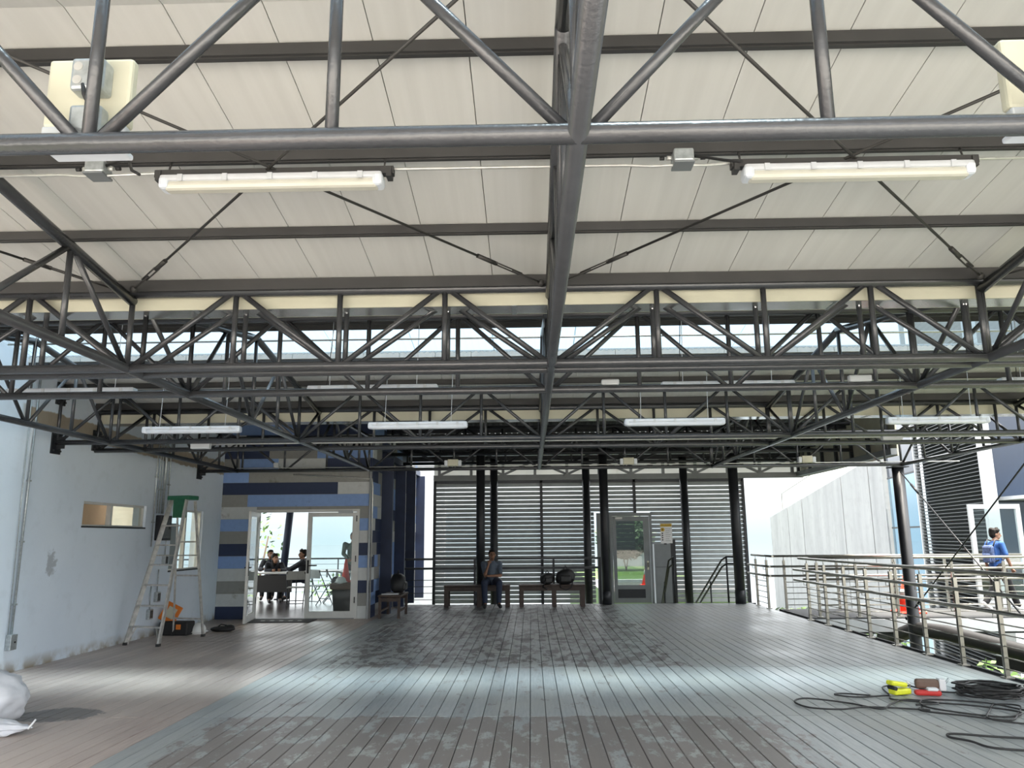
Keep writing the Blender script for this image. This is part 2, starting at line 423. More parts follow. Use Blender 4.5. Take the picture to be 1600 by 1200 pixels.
for si in range(len(segs) - 1):
    y0, y1 = segs[si], segs[si + 1]
    for x in xs:
        if y0 > 14 and x < XS and y0 > YF: continue
        y1b = min(y1, YF) if (x < XS - .1) else y1
        if y1b - y0 < .1: continue
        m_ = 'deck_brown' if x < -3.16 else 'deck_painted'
        vis = abs(x) < .70 * y1b + .2
        if si < 5 and vis and nb < 300:
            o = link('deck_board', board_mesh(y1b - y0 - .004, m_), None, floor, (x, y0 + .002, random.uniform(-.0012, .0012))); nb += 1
        else:
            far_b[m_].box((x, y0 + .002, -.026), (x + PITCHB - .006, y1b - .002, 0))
for i in range(3):
    for x in xs:
        m_ = 'deck_brown' if x < -3.16 else 'deck_painted'
        far_b[m_].box((x, 4.65 - 2.57 * (i + 1) + .002, -.026), (x + PITCHB - .006, 4.65 - 2.57 * i - .002, 0))
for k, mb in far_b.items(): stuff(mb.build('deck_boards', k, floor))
struct(B(None, 'trim_1', (XS, YE, -.22), (XR, YE + .04, .0), 'steel_dark'))
struct(B(None, 'trim_2', (XR, -3, -.22), (XR + .04, 15.45, .0), 'slab'))

# left wall with two windows
W1 = (10.85, 12.66, 1.75, 2.11); W2 = (13.6, 14.9, 1.02, 2.10)
struct(holed('x', XL - .22, XL, 4.0, YF + .2, -.05, 4.3, [W1, W2]).build('wall_left', 'wall_blue'))
def window(name, h, split, m_='alu_frame', lab=None):
    y0, y1, z0, z1 = h; X = XL - .07
    w = struct(MB().build(name, m_) if False else bpy.data.objects.new(name, None)); COL.objects.link(w); w.location = (X, y0, z0)
    if lab: w['label'] = lab
    L, H = y1 - y0, z1 - z0; t = .035
    for nm, a, b_ in (('frame', (-.03, 0, 0), (.03, t, H)), ('frame', (-.03, L - t, 0), (.03, L, H)), ('frame', (-.03, t, 0), (.03, L - t, t)), ('frame', (-.03, t, H - t), (.03, L - t, H))):
        B(w, 'window_frame', a, b_, m_)
    B(w, 'window_mullion', (-.035, split * L - .025, t), (.035, split * L + .025, H - t), m_)
    B(w, 'window_pane', (-.004, split * L + .03, t), (.004, L - t, H - t), 'glass')
    if name == 'window_2': B(w, 'window_pane', (-.016, t, t), (-.008, split * L - .025, H - t), 'glass')
    B(w, 'window_sill', (.03, -.01, -.012), (.075, L + .01, .012), 'steel_dark')
    return w
window('window_1', W1, .45, 'alu_frame', 'high sliding window in the pale blue wall, left half open')
window('window_2', W2, .5, 'alu_frame', 'tall window in the pale blue wall behind the ladder')
# rooms behind the left wall
struct(MB().box((-6.98, 11.3, -.05), (-6.92, 12.72, 2.94)).build('wall_partition', 'tan_wall'))
struct(holed('x', -8.7, -8.6, 9.5, 14.4, -.05, 3.0, [(12.6, 13.6, .9, 2.0)]).build('wall_back_room', 'cream_wall'))
struct(MB().box((-8.7, 9.5, -.05), (-6.56, 9.6, 3)).build('wall_room_end', 'cream_wall')); struct(MB().box((-8.7, 15.5, -.05), (-7.4, 15.6, 3)).build('wall_room_far', 'cream_wall'))
struct(MB().box((-8.7, 9.5, 2.95), (-6.56, 15.6, 3.05)).build('ceiling_room', 'cream_wall'))
struct(MB().box((-8.7, 9.5, -.1), (-6.56, 15.9, -.02)).build('floor_room', 'paving'))

rl = thing('added_room_lamp', 'added unseen round ceiling lamp inside the room behind the high window', 'lamp', (-7.8, 13.4, 2.94))  # unseen lamp, added to brighten the room behind the window
M = mat('added_lamp_glow', (.9, .85, .75), .5); M.node_tree.nodes['Principled BSDF'].inputs['Emission Color'].default_value = (1, .85, .65, 1); M.node_tree.nodes['Principled BSDF'].inputs['Emission Strength'].default_value = 3
MB().lathe([(.20, 0), (.20, -.03), (.17, -.05)], (0, 0, 0), 20).build('disc', 'added_lamp_glow', rl)
rld = bpy.data.lights.new('added_room_light', 'POINT'); rld.energy = 38; rld.shadow_soft_size = .15; rld.color = (1, .86, .7); rlo = bpy.data.objects.new('added_room_light', rld); COL.objects.link(rlo); rlo.parent = rl; rlo.location = (0, 0, -.15)
tag(MB().rbox((0, 0, .95), (.42, .35, 1.9), .01).box((-.20, -.18, .05), (-.005, -.176, 1.85)).box((.005, -.18, .05), (.20, -.176, 1.85)).build('darkening_cabinet', 'steel_dark', None, (-7.26, 15.3, -.02)), 'made-up dark cabinet added to darken the window behind the ladder', 'cabinet')  # made-up cabinet, put in to darken part of the window
# striped facade with a double door opening
DX0, DX1, DZ = -5.60, -3.48, 2.15
facade = struct(holed('y', YF, YF + .17, XL, XS, -.05, 4.3, [(DX0, DX1, 0, DZ)]).build('wall_front', 'plank_grey'))
RH = .2455
def plank(par, a, b_, c): 
    mb = MB(); mb.box(a, b_); return mb.build('plank', 'plank_' + c, par)
leftc = ['navy', 'white', 'grey', 'white', 'blue', 'navy', 'grey', 'blue', 'white']
rightc = ['white', 'grey', 'navy', 'white', 'blue', 'navy', 'white', 'blue', 'grey']
PT = .018
for i in range(9):
    z0, z1 = i * RH + .002, (i + 1) * RH - .002
    plank(facade, (XL + .002, YF - PT, z0), (DX0 - .002, YF, z1), leftc[i])
    plank(facade, (DX1 + .002, YF - PT - .002 * (i % 2), z0), (XS, YF, z1), rightc[i])
for i, row in enumerate([[('grey', -5.80), ('blue', XS)], [('navy', -3.95), ('white', XS)], [('blue', -5.80), ('grey', XS)], [('grey', -6.0), ('blue', -5.2), ('white', -4.2), ('navy', XS)],
                         [('navy', -5.4), ('grey', -4.4), ('blue', XS)], [('white', -5.9), ('navy', -4.0), ('grey', XS)], [('blue', -4.9), ('navy', XS)], [('grey', -5.3), ('white', -4.4), ('navy', XS)]]):
    z0, z1 = (i + 9) * RH + .002, (i + 10) * RH - .002; x = XL + .002
    for c, xe in row:
        plank(facade, (x, YF - PT - random.uniform(0, .004), z0), (xe - .002, YF, z1), c); x = xe + .002
side = struct(MB().box((XS - .15, YF + .17, -.05), (XS - .0, 22.0, 4.3)).build('wall_side', 'plank_grey'))
rs = random.Random(3)
for i in range(17):
    y = YF + .0; prev = None
    while y < 21.9:
        L = rs.choice([.35, .55, .8, 1.1]); c = rs.choice([k for k in ('navy', 'blue', 'white', 'grey', 'navy', 'blue') if k != prev]); prev = c
        ye = min(y + L, 22.0)
        plank(side, (XS, y + .002, i * RH + .002), (XS + PT, ye - .002, (i + 1) * RH - .002), c); y = ye
for y in (16.75, 18.45, 20.05, 21.8):
    MB().box((XS + PT, y, -.05), (XS + PT + .24, y + .09, 3.28)).build('fin', 'navy', side)
MB().box((XS + PT, 16.75, 3.28), (XS + PT + .10, 21.9, 3.42)).build('header_beam', 'navy', side)

# double door: open leaf, closed leaf, frame
door = struct(bpy.data.objects.new('door_1', None), 'aluminium glass double door, left leaf standing open'); COL.objects.link(door); door.location = (DX0, YF, 0)
w = DX1 - DX0; ft = .055
B(door, 'door_frame', (0, -.03, 0), (ft, .1, DZ), 'alu_frame'); B(door, 'door_frame', (w - ft, -.03, 0), (w, .1, DZ), 'alu_frame'); B(door, 'door_frame', (ft, -.03, DZ - ft), (w - ft, .1, DZ), 'alu_frame')
B(door, 'threshold', (ft, -.02, 0), (w - ft, .1, .012), 'alu_grey')
def leaf(par, M4, L):
    def tb(nm, a, b_, m_, pr=None):
        mb = MB().box(a, b_); mb.v = [tuple(M4 @ Vector(p)) for p in mb.v]; return mb.build(nm, m_, pr or par)
    st = .085; H = DZ - ft - .01; z0 = .015
    fr = tb('leaf_frame', (0, -.022, z0), (st, .022, H), 'alu_frame')
    tb('leaf_frame', (L - st, -.022, z0), (L, .022, H), 'alu_frame'); tb('leaf_frame', (st, -.022, H - st), (L - st, .022, H), 'alu_frame'); tb('leaf_frame', (st, -.022, z0), (L - st, .022, z0 + .13), 'alu_frame')
    tb('pane', (st, -.004, z0 + .13), (L - st, .004, H - st), 'glass')
    for sgn in (-1, 1):
        tb('handle_plate', (.02, sgn * .022, .88), (.06, sgn * .03, 1.14), 'black'); tb('handle', (.03, sgn * .03, 1.02), (.20, sgn * .05, 1.045), 'black')
    for z in (.3, 1.1, 1.9): tb('hinge', (L - .012, -.03, z), (L + .012, .03, z + .12), 'black')
    return fr
leaf(door, Matrix.Translation((w / 2 + .005, 0, 0)), w / 2 - ft - .005)
leaf(door, Matrix.Translation((ft, -.02, 0)) @ Matrix.Rotation(math.radians(-80), 4, 'Z') @ Matrix.Translation((w / 2 - ft - .005, 0, 0)) @ Matrix.Rotation(PI, 4, 'Z'), w / 2 - ft - .005)
MB().box((w - .42, -.10, DZ - .09), (w - .14, -.03, DZ - .025)).build('door_closer', 'white_paint', door)

# terrace room behind the facade
struct(MB().box((-10.5, YF + .17, -.2), (XS - .15, 22.0, -.004)).build('floor_terrace', 'terrace_floor'))
struct(MB().box((-10.5, YF + .17, 3.1), (XS - .15, 22.2, 3.25)).build('ceiling_terrace', 'cream_wall'))

# ------------------------------------------------------------------ roofs
def ceil1(y): return 3.905 - .1455 * abs(y - 3.0)
def ceil2(y): return 3.93 - .158 * abs(y - 8.33)
XA, XB = -6.33, 8.4
ceiling = struct(bpy.data.objects.new('ceiling', None), 'beige sheet metal gable roofs seen from below'); COL.objects.link(ceiling); ceiling.location = (0, 0, 0)
SW = .4495; X0 = -.27 - SW * 14
pan_cache = {}
def roof_run(name, y0, y1, fn):
    key = (y0, y1)
    if key not in pan_cache:
        w_ = SW - .005
        a = MB(); z0, z1 = fn(y0), fn(y1); t = .06
        a.add([(0, y0, z0), (w_, y0, z0), (w_, y1, z1), (0, y1, z1), (0, y0, z0 + t), (w_, y0, z0 + t), (w_, y1, z1 + t), (0, y1, z1 + t)],
              [(0, 1, 2, 3)[::-1], (4, 5, 6, 7), (0, 1, 5, 4), (1, 2, 6, 5), (2, 3, 7, 6), (3, 0, 4, 7)])
        me = a.mesh(name); me.materials.append(MATS['roof_sheet']); pan_cache[key] = me
    x = X0
    while x < XB:
        if x > XA - SW * .9: link(name, pan_cache[key], None, ceiling, (x, 0, 0))
        x += SW
    z0, z1 = fn(y0) + .062, fn(y1) + .062
    MB().add([(XA - .3, y0, z0), (XB + .2, y0, z0), (XB + .2, y1, z1), (XA - .3, y1, z1), (XA - .3, y0, z0 + .02), (XB + .2, y0, z0 + .02), (XB + .2, y1, z1 + .02), (XA - .3, y1, z1 + .02)],
             [(3, 2, 1, 0), (4, 5, 6, 7), (0, 1, 5, 4), (1, 2, 6, 5), (2, 3, 7, 6), (3, 0, 4, 7)]).build('outer_skin', 'white_paint', ceiling)
roof_run('roof_panel', 3.0, 5.72, ceil1); roof_run('roof_panel', .35, 2.0, ceil1); roof_run('roof_panel', 2.68, 3.0, ceil1)
SK0, SK1 = 8.36, 9.32
roof_run('roof_panel', 5.9, 8.33, ceil2); roof_run('roof_panel', SK1, 11.05, ceil2)
sky_l = thing('skylight', 'translucent corrugated skylight strip along the middle roof', 'skylight', (0, 0, 0))
def corr(x0, x1, y0, y1, fn, amp, wl, nper=6, dz=0.):
    nx = max(2, int((x1 - x0) / wl * nper)); mb = MB(); vs = []
    for j, y in enumerate((y0, y1)):
        for i in range(nx + 1):
            x = x0 + (x1 - x0) * i / nx; vs.append((x, y, fn(y) + dz + amp * math.sin(2 * PI * x / wl)))
    mb.add(vs, [(i, i + 1, nx + 2 + i, nx + 1 + i) for i in range(nx)], True); return mb
for i in range(15):
    x0 = XA + i * (XB - XA) / 15; x1 = XA + (i + 1) * (XB - XA) / 15
    corr(x0, x1 + .01, SK0 - .03, SK1 + .05, ceil2, .012, .076, 6, .06 + .002 * (i % 2)).build('skylight_panel', 'skylight_sheet', sky_l)
sky_added = thing('skylight', 'unseen translucent corrugated skylight strip added in the near roof above the frame', 'skylight', (0, 0, 0))  # unseen strip, added to light the nearest truss and the deck below
for i in range(15):
    x0 = XA + i * (XB - XA) / 15; x1 = XA + (i + 1) * (XB - XA) / 15
    corr(x0, x1 + .01, 1.95, 2.72, ceil1, .012, .076, 6, .06 + .002 * (i % 2)).build('skylight_panel', 'skylight_sheet', sky_added)
# gutters at the valleys: cream front, galvanised underside
def gutter(y0, y1, z0, z1, lab):
    g_ = thing('gutter', lab, 'gutter', (XA, y0, z0)); L = XB - XA
    B(g_, 'front_face', (0, 0, 0), (L, .012, z1 - z0), 'cream'); B(g_, 'back_face', (0, y1 - y0 - .012, 0), (L, y1 - y0, z1 - z0), 'cream')
    B(g_, 'bottom', (0, .012, 0), (L, y1 - y0 - .012, .01), 'gutter_zinc')
    for i in range(6): B(g_, 'seam', (i * 2.5 + 1.2, .0, -.004), (i * 2.5 + 1.24, y1 - y0, 0), 'galv')
gutter(5.72, 5.96, 3.318, 3.50, 'cream box gutter between the near roof and the skylit roof')
gutter(11.06, 11.34, 3.24, 3.50, 'cream box gutter at the low end of the skylit roof')
struct(MB().box((XA - .3, 11.34, 3.3), (XB + .2, 11.40, 4.08)).build('wall_upstand', 'steel_dark'))

# purlins
def purlin(y, fn, lab, x0=XA, x1=XB):
    if abs(y - 5.62) < .01 or abs(y - 10.93) < .01: o = MB().box((0, -.03, -.088), (x1 - x0, .03, -.003)).box((0, -.035, -.092), (x1 - x0, .035, -.086)).build('purlin', 'purlin', None, (x0, y, fn(y))); return tag(o, lab, 'purlin', 'roof purlins')
    z = fn(y); o = MB().box((0, -.028, -.062), (x1 - x0, .028, -.003)).box((0, -.012, -.070), (x1 - x0, .012, -.062)).build('purlin', 'purlin', None, (x0, y, z))
    return tag(o, lab, 'purlin', 'roof purlins')
ordn = ['topmost', 'second', 'third', 'lowest']
for i, y in enumerate((3.26, 4.065, 4.885, 5.62)): purlin(y, ceil1, 'dark steel purlin under the near beige roof, %s in the photo' % ordn[i])
for y, w_ in ((1.98, 'at the rear edge of the added near skylight'), (1.25, 'halfway over the camera'), (.45, 'at the rear edge of the near roof')): purlin(y, ceil1, 'dark steel purlin above the frame, ' + w_)
for y, lab in ((6.25, 'just beyond the first gutter'), (7.05, 'under the rising side of the middle roof'), (7.8, 'below the ridge on the rising side of the middle roof'), (8.30, 'along the ridge of the middle roof'), (9.36, 'at the lower edge of the skylight'), (10.12, 'midway down the far side of the middle roof'), (10.93, 'at the low end of the middle roof above the far gutter')):
    purlin(y, ceil2, 'dark steel purlin ' + lab)

# ------------------------------------------------------------------ tube trusses
ZB = 2.84
def cross_truss(y, zt, lab, x_from=XA, k0=-8, k1=9, rc=.034, rw=.021, x_to=XB):
    t = thing('cross_truss', lab, 'truss', (.17, y, ZB), 0, 'trusses running across the pavilion'); h = zt - ZB
    xa = x_from - .17; xb = x_to - .17
    T(t, 'bottom_chord', (xa, 0, 0), (xb, 0, 0), rc, 'steel', 14); T(t, 'top_chord', (xa, 0, h), (xb, 0, h), rc + .006, 'steel', 14)
    for k in range(k0, k1 + 1):
        x = .81 * k
        if x < xa + .02 or x > xb: continue
        T(t, 'web_post', (x, 0, rc * .6), (x, 0, h - rc * .6), rw)
        if k % 2 == 0:
            for sg in (-1, 1):
                xe = x + sg * .81
                if xa - .2 < xe < xb: T(t, 'web_diagonal', (x + sg * .045, 0, rc * .5), (xe - sg * .045, 0, h - rc * .5), rw)
    return t
tr = [(2.30, 3.66, 'nearest cross truss of thick glossy grey tubes, running across the top of the photo', .035, .0225),
      (5.65, 3.435, 'dark cross truss at the low end of the near roof, before the cream gutter', .034, .022),
      (5.87, 3.385, 'cross truss of dark grey tubes right behind the cream gutter', .032, .021),
      (6.72, 3.535, 'cross truss of dark grey tubes in front of the skylight', .034, .021),
      (10.05, 3.50, 'cross truss of dark grey tubes carrying two cream boxes, beyond the hanging lamps', .034, .021),
      (11.0, 3.40, 'cross truss of dark grey tubes at the low end of the skylit roof', .033, .021),
      (14.57, 3.46, 'farthest cross truss of dark tubes, close to the striped facade', .032, .020)]
for y, zt, lab, rc, rw in tr: cross_truss(y, zt, lab, rc=rc, rw=rw, x_to=6.95 if y > 10.9 else XB)

def long_truss(x, lab, y_start=.35, rc=.036, rw=.021, y_stop=14.6):
    t = thing('long_truss', lab, 'truss', (x, 5.65, ZB), 0, 'trusses running along the pavilion'); oy = 5.65
    def Z1(y): return ceil1(y) - .15 - ZB
    def Z2(y): return ceil2(y) - .15 - ZB
    def P(y, z): return (0, y - oy, z)
    T(t, 'bottom_chord', P(y_start, 0), P(y_stop, 0), rc, 'steel', 14)
    for ya, yb, f in ((y_start, 3.0, Z1), (3.0, 5.65, Z1), (5.87, 8.33, Z2), (8.33, 11.0, Z2)): T(t, 'top_chord', P(ya, f(ya)), P(yb, f(yb)), rc + .003, 'steel', 14)
    T(t, 'top_chord', P(11.0, .58), P(y_stop, .62), rc, 'steel', 14)
    n1 = [5.65 - .8375 * k for k in range(7)]; n2 = [5.87, 6.72, 7.53, 8.33, 9.17, 10.05, 11.0]; n3 = [11.0, 11.9, 12.8, 13.7, 14.57]
    for ns, f, first in ((n1, Z1, 0), (n2, Z2, 1), (n3, lambda y: .6, 0)):
        for i, y in enumerate(ns):
            if not (ns is n3 and i == 0): T(t, 'web_post', P(y, .02), P(y, f(y) - .02), rw)
            if i % 2 == first:
                for j in (i - 1, i + 1):
                    if 0 <= j < len(ns): 
                        s_ = 1 if ns[j] > y else -1
                        T(t, 'web_diagonal', P(y + s_ * .045, .02), P(ns[j] - s_ * .045, f(ns[j]) - .02), rw)
    return t
for x, lab in ((-5.6, 'long truss of dark tubes nearest the pale blue wall'), (-3.07, 'long truss of dark tubes second from the pale blue wall'), (.17, 'long central truss of dark tubes running straight ahead overhead'),
               (3.43, 'long truss of dark tubes just right of the central one'), (6.95, 'long truss of dark tubes on the outer right side, ending on a round column')):
    long_truss(x, lab)
# wall plates holding truss ends
for i, (y, z, lab) in enumerate(((10.05, 2.84, 'black steel wall plate on the pale blue wall, lower and nearest'), (10.05, 3.5, 'black steel wall plate on the pale blue wall just below the roof'), (14.57, 2.84, 'black steel wall plate on the pale blue wall near the striped facade'), (11.0, 2.98, 'black steel wall plate half hidden on the bare plaster strip'))):
    p = thing('wall_plate', lab, 'bracket', (XL, y, z), 0, 'truss wall plates')
    MB().cbox((.01, 0, 0), (.02, .20, .30)).build('plate', 'steel_dark', p); MB().cbox((.07, 0, 0), (.12, .012, .16)).build('gusset', 'steel_dark', p)
    for a in (-.07, .07):
        for b_ in (-.11, .11): T(p, 'bolt', (.02, a, b_), (.045, a, b_), .014, 'steel_dark', 6)
# rod bracing with turnbuckles
def rod(x0, x1, lab, ya=5.52, yb=2.4):
    a = Vector((x0, ya, ceil1(ya) - .11)); b_ = Vector((x1, yb, ceil1(3.2) - .09)); t = thing('brace_rod', lab, 'rod', a, 0, 'roof bracing rods'); d = b_ - a
    u = d.normalized(); L = d.length
    T(t, 'rod', u * .62, d, .009, 'rod', 8)
    T(t, 'rod_end', (0, 0, 0), u * .30, .008, 'rod', 8)
    s_ = u.cross(Vector((0, 0, 1))).normalized() * .016
    for sg in (-1, 1): T(t, 'turnbuckle', u * .22 + s_ * sg, u * .48 + s_ * sg, .006, 'galv' if x0 < -3 and x1 > x0 else 'rod', 6)
    MB().tube(u * .46 - u.cross(s_) * 0, u * .64, .017, None, 6).build('coupling', 'rod', t)
    MB().ell((0, 0, 0), .03, 8, 6).build('lug', 'rod', t)
rod(-3.0, .12, 'bracing rod from the left truss foot up to the central truss, left bay'); rod(.1, -3.0, 'bracing rod from the central truss foot up to the left, left bay')
rod(.24, 3.36, 'bracing rod from the central truss foot up to the right, right bay'); rod(3.36, .24, 'bracing rod from the right truss foot up to the central truss, right bay')
rod(-3.14, -5.5, 'bracing rod running off to the left wall bay'); rod(3.5, 6.9, 'bracing rod running off to the outer right bay')

# ------------------------------------------------------------------ far porch roof, columns, lattice beam
def ceil3(y): return min(3.70 + .1 * (20.5 - y), 4.05 + .05 * (y - 11.35))
porch = struct(bpy.data.objects.new('ceiling_porch', None), 'dark corrugated metal roof over the far end of the deck'); COL.objects.link(porch)
for i, (y0, y1) in enumerate(((11.35, 15.12), (15.08, 17.9), (17.85, 20.9))):
    corr(-7.2, 7.1, y0, y1, ceil3, .018, .13, 6, .02 * (2 - i)).build('roof_sheet', 'corrugated', porch)
for i, y in enumerate((12.4, 13.6, 14.8, 16.0, 17.2, 18.4, 19.5, 20.4)):
    tag(MB().box((0, -.04, -.16), (14.3, .04, -.03)).build('porch_purlin', 'steel_dark', None, (-7.2, y, ceil3(y))), 'black steel purlin under the corrugated porch roof, %s' % ('nearest the gutter', 'second after the gutter', 'just before the farthest truss', 'just beyond the farthest truss', 'before the front columns', 'over the front columns', 'behind the front columns', 'over the lattice beam')[i], 'purlin', 'porch purlins')
lat = thing('lattice_beam', 'grey flat lattice beam with white infill above the louvre wall', 'beam', (-2.55, 20.3, 3.03))
B(lat, 'bottom_chord', (0, -.06, 0), (9.65, .06, .14), 'alu_grey'); B(lat, 'top_chord', (0, -.06, .52), (9.65, .06, .64), 'steel_dark')
for i in range(12):
    x = .15 + i * .84
    MB().cbox((x, 0, .33), (.07, .08, .40)).build('web_post', 'alu_grey', lat)
    if i < 11:
        s_ = 1 if i % 2 else -1; xm = x + .42
        MB().cbox((xm, 0, .33), (.86, .06, .06), Matrix.Rotation(s_ * math.radians(24), 3, 'Y')).build('web_diagonal', 'alu_grey', lat)
for i in range(8): B(lat, 'infill_panel', (i * 1.205 + .001, .07, .1), (i * 1.205 + 1.204, .09, .62), 'infill_sheet')
sb = thing('fascia_beam', 'cream edged fascia beam along the right edge of the porch roof', 'beam', (7.05, 14.9, 3.06))
B(sb, 'beam', (-.12, 0, 0), (0, 5.5, .12), 'alu_grey'); B(sb, 'fascia_board', (.0, 0, -.02), (.03, 5.5, .98), 'cream')
for i in range(7): B(sb, 'web_post', (-.10, .2 + i * .85, .12), (-.04, .28 + i * .85, .6), 'steel_dark')
def column(x, y, z0, z1, r, lab, n=20):
    c = thing('column', lab, 'column', (x, y, z0), 0, 'round steel columns')
    T(c, 'shaft', (0, 0, 0), (0, 0, z1 - z0), r, 'steel_dark', n); MB().lathe([(r + .008, 0), (r + .008, .30), (r, .305)], (0, 0, 0), n).build('sleeve', 'steel_dark', c)
    MB().cbox((0, 0, z1 - z0 - .01), (.3, .3, .02)).build('cap_plate', 'steel_dark', c)
for yy, lab in ((18.72, 'dark lattice truss on the front columns under the porch roof'), (16.6, 'dark lattice truss under the porch roof in front of the columns')):
    pt_ = thing('porch_truss', lab, 'truss', (-3.1, yy, 3.34)); hh = ceil3(yy) - .18 - 3.34
    T(pt_, 'bottom_chord', (0, 0, 0), (10.0, 0, 0), .04, 'steel_dark', 10); T(pt_, 'top_chord', (0, 0, hh), (10.0, 0, hh), .04, 'steel_dark', 10)
    for i in range(13):
        x = .1 + i * .8
        T(pt_, 'web_post', (x, 0, 0), (x, 0, hh), .025, 'steel_dark', 8)
        if i < 12: T(pt_, 'web_diagonal', (x, 0, 0 if i % 2 else hh), (x + .8, 0, hh if i % 2 else 0), .025, 'steel_dark', 8)
column(-1.21, 18.72, 0, ceil3(18.72) - .12, .105, 'round dark column behind the seated man'); column(1.76, 18.72, 0, ceil3(18.72) - .12, .105, 'round dark column in front of the grey glass door'); column(4.88, 18.72, 0, ceil3(18.72) - .12, .115, 'round dark column at the far right corner of the deck')
for x, w_ in ((-.96, 'right of the seated man'), (1.45, 'left of the grey glass door'), (3.99, 'right of the grey glass door')): column(x, 20.25, -1.2, ceil3(20.25) - .12, .10, 'dark column set back against the louvre wall, ' + w_)
column(7.0, 14.85, -4, 2.82, .105, 'dark round column standing outside the steel railing')
for j in (-1, 1): pass

# louvre wall
YLV = 20.6
louv = thing('louvre_wall', 'grey horizontal louvre wall closing the far end of the deck', 'louvre wall', (0, YLV, -.15))
edges = [-2.55, -1.26, .28, 1.48, 2.74, 4.05, 5.60]
SP = .1105; slatm = {}
DOORX = (1.66, 3.14)
def slat(x0, x1, z):
    key = round(x1 - x0, 3)
    if key not in slatm:
        L = x1 - x0; a = MB()
        a.add([(0, -.012, 0), (L, -.012, 0), (L, -.004, .030), (0, -.004, .030), (0, .012, .095), (L, .012, .095), (0, -.006, 0), (L, -.006, 0), (L, .002, .030), (0, .002, .030), (0, .018, .095), (L, .018, .095)],
              [(0, 1, 2, 3), (3, 2, 5, 4), (7, 6, 9, 8), (8, 9, 10, 11), (1, 0, 6, 7), (4, 5, 11, 10)]); me = a.mesh('slat'); me.materials.append(MATS['slat']); slatm[key] = me
    link('slat', slatm[key], None, louv, (x0, 0, z))
for a, b_ in zip(edges, edges[1:]):
    for k in range(28):
        z = .04 + k * SP
        xa, xb = a + .03, b_ - .03
        if z < 2.33 and xa < DOORX[1] and xb > DOORX[0]:
            if xa < DOORX[0] - .1: slat(xa, DOORX[0], z)
            if xb > DOORX[1] + .1: slat(DOORX[1], xb, z)
            if z > 1.35 and z < 2.3: 
                if a == 1.48: slat(2.0, 2.72, z)
            continue
        slat(xa, xb, z)
for i, x in enumerate(edges):
    zlo = 2.30 if abs(x - 2.74) < .1 else 0
    B(louv, 'mullion', (x - .035, -.05, zlo), (x + .035, .05, 3.2), 'steel_dark')
B(louv, 'top_rail', (edges[0], -.05, 3.12), (edges[-1], .05, 3.2), 'steel_dark')
# grey glass door in the louvre wall
d2 = struct(bpy.data.objects.new('door_2', None), 'grey metal framed glass door in the louvre wall'); COL.objects.link(d2); d2.location = (1.70, YLV - .30, -.12)
def bb(nm, a, b_, m_, p=d2): return B(p, nm, a, b_, m_)
bb('side_panel', (0, 0, 0), (.34, .05, 2.28), 'alu_grey'); bb('door_frame', (.34, -.02, 0), (.40, .07, 2.28), 'alu_grey'); bb('door_frame', (1.36, -.02, 0), (1.42, .07, 2.28), 'alu_grey'); bb('door_frame', (.40, -.02, 2.20), (1.36, .07, 2.28), 'alu_grey')
bb('leaf_frame', (.41, 0, .02), (.50, .045, 2.19), 'alu_grey'); bb('leaf_frame', (1.20, 0, .02), (1.35, .045, 2.19), 'alu_grey'); bb('leaf_frame', (.50, 0, 2.07), (1.20, .045, 2.19), 'alu_grey'); bb('leaf_frame', (.50, 0, .36), (1.20, .045, .46), 'alu_grey'); bb('leaf_frame', (.50, 0, .02), (1.20, .045, .14), 'alu_grey')
bb('kick_panel', (.50, .015, .14), (1.20, .03, .36), 'steel_dark'); bb('pane', (.50, .018, .46), (1.20, .026, 2.07), 'glass_tint')
bb('handle_plate', (1.265, -.012, .84), (1.31, 0, 1.06), 'cream'); bb('door_closer', (.48, -.06, 2.12), (.66, 0, 2.17), 'alu_frame')
bb('handle', (1.28, -.05, .90), (1.295, -.012, 1.02), 'black')
kb = thing('control_cabinet', 'tall grey control cabinet beside the glass door', 'cabinet', (3.16, 20.28, -.12))
B(kb, 'body', (0, 0, 0), (.42, .25, 1.48), 'alu_grey'); B(kb, 'edge_post', (.42, .02, 0), (.55, .2, 1.60), 'steel_dark'); B(kb, 'seam', (.02, -.006, .9), (.40, 0, .91), 'steel_dark')
def text_mesh(s_, size, m_, parent, loc, name='lettering', rot=(PI / 2, 0, 0), ext=.001):
    cu = bpy.data.curves.new(name, 'FONT'); cu.body = s_; cu.size = size; cu.extrude = ext; cu.align_x = 'CENTER'; cu.align_y = 'CENTER'
    to = bpy.data.objects.new(name, cu); COL.objects.link(to); bpy.context.view_layer.update()
    me = bpy.data.meshes.new_from_object(to.evaluated_get(bpy.context.evaluated_depsgraph_get())); bpy.data.objects.remove(to); me.materials.clear()
    o = link(name, me, m_, parent, loc); o.rotation_euler = rot; return o
sg = thing('notice_sign', 'white notice with a yellow header hung beside the glass door', 'sign', (3.47, 20.18, 1.38))
B(sg, 'bracket', (-.06, .008, -.03), (.0, .10, .12), 'steel_dark'); B(sg, 'board', (-.15, 0, 0), (.15, .008, .50), 'paper'); B(sg, 'header', (-.145, -.003, .42), (.145, 0, .49), 'sign_yellow')
MB().tube((-.09, -.003, .345), (-.09, 0, .345), .05, None, 18).build('icon_disc', 'sign_yellow', sg); B(sg, 'icon', (-.10, -.005, .32), (-.08, -.003, .37), 'black')
text_mesh('PRECAUCIÓN', .045, 'black', sg, (.0, -.004, .455))
for i in range(4): MB().tube((-.10, -.003, .25 - i * .055), (-.10, 0, .25 - i * .055), .018, None, 12).build('icon_disc', 'black', sg)
for i in range(7): B(sg, 'text_line', (-.02, -.002, .36 - i * .05), (.11 - .02 * (i % 3), 0, .366 - i * .05), 'steel')

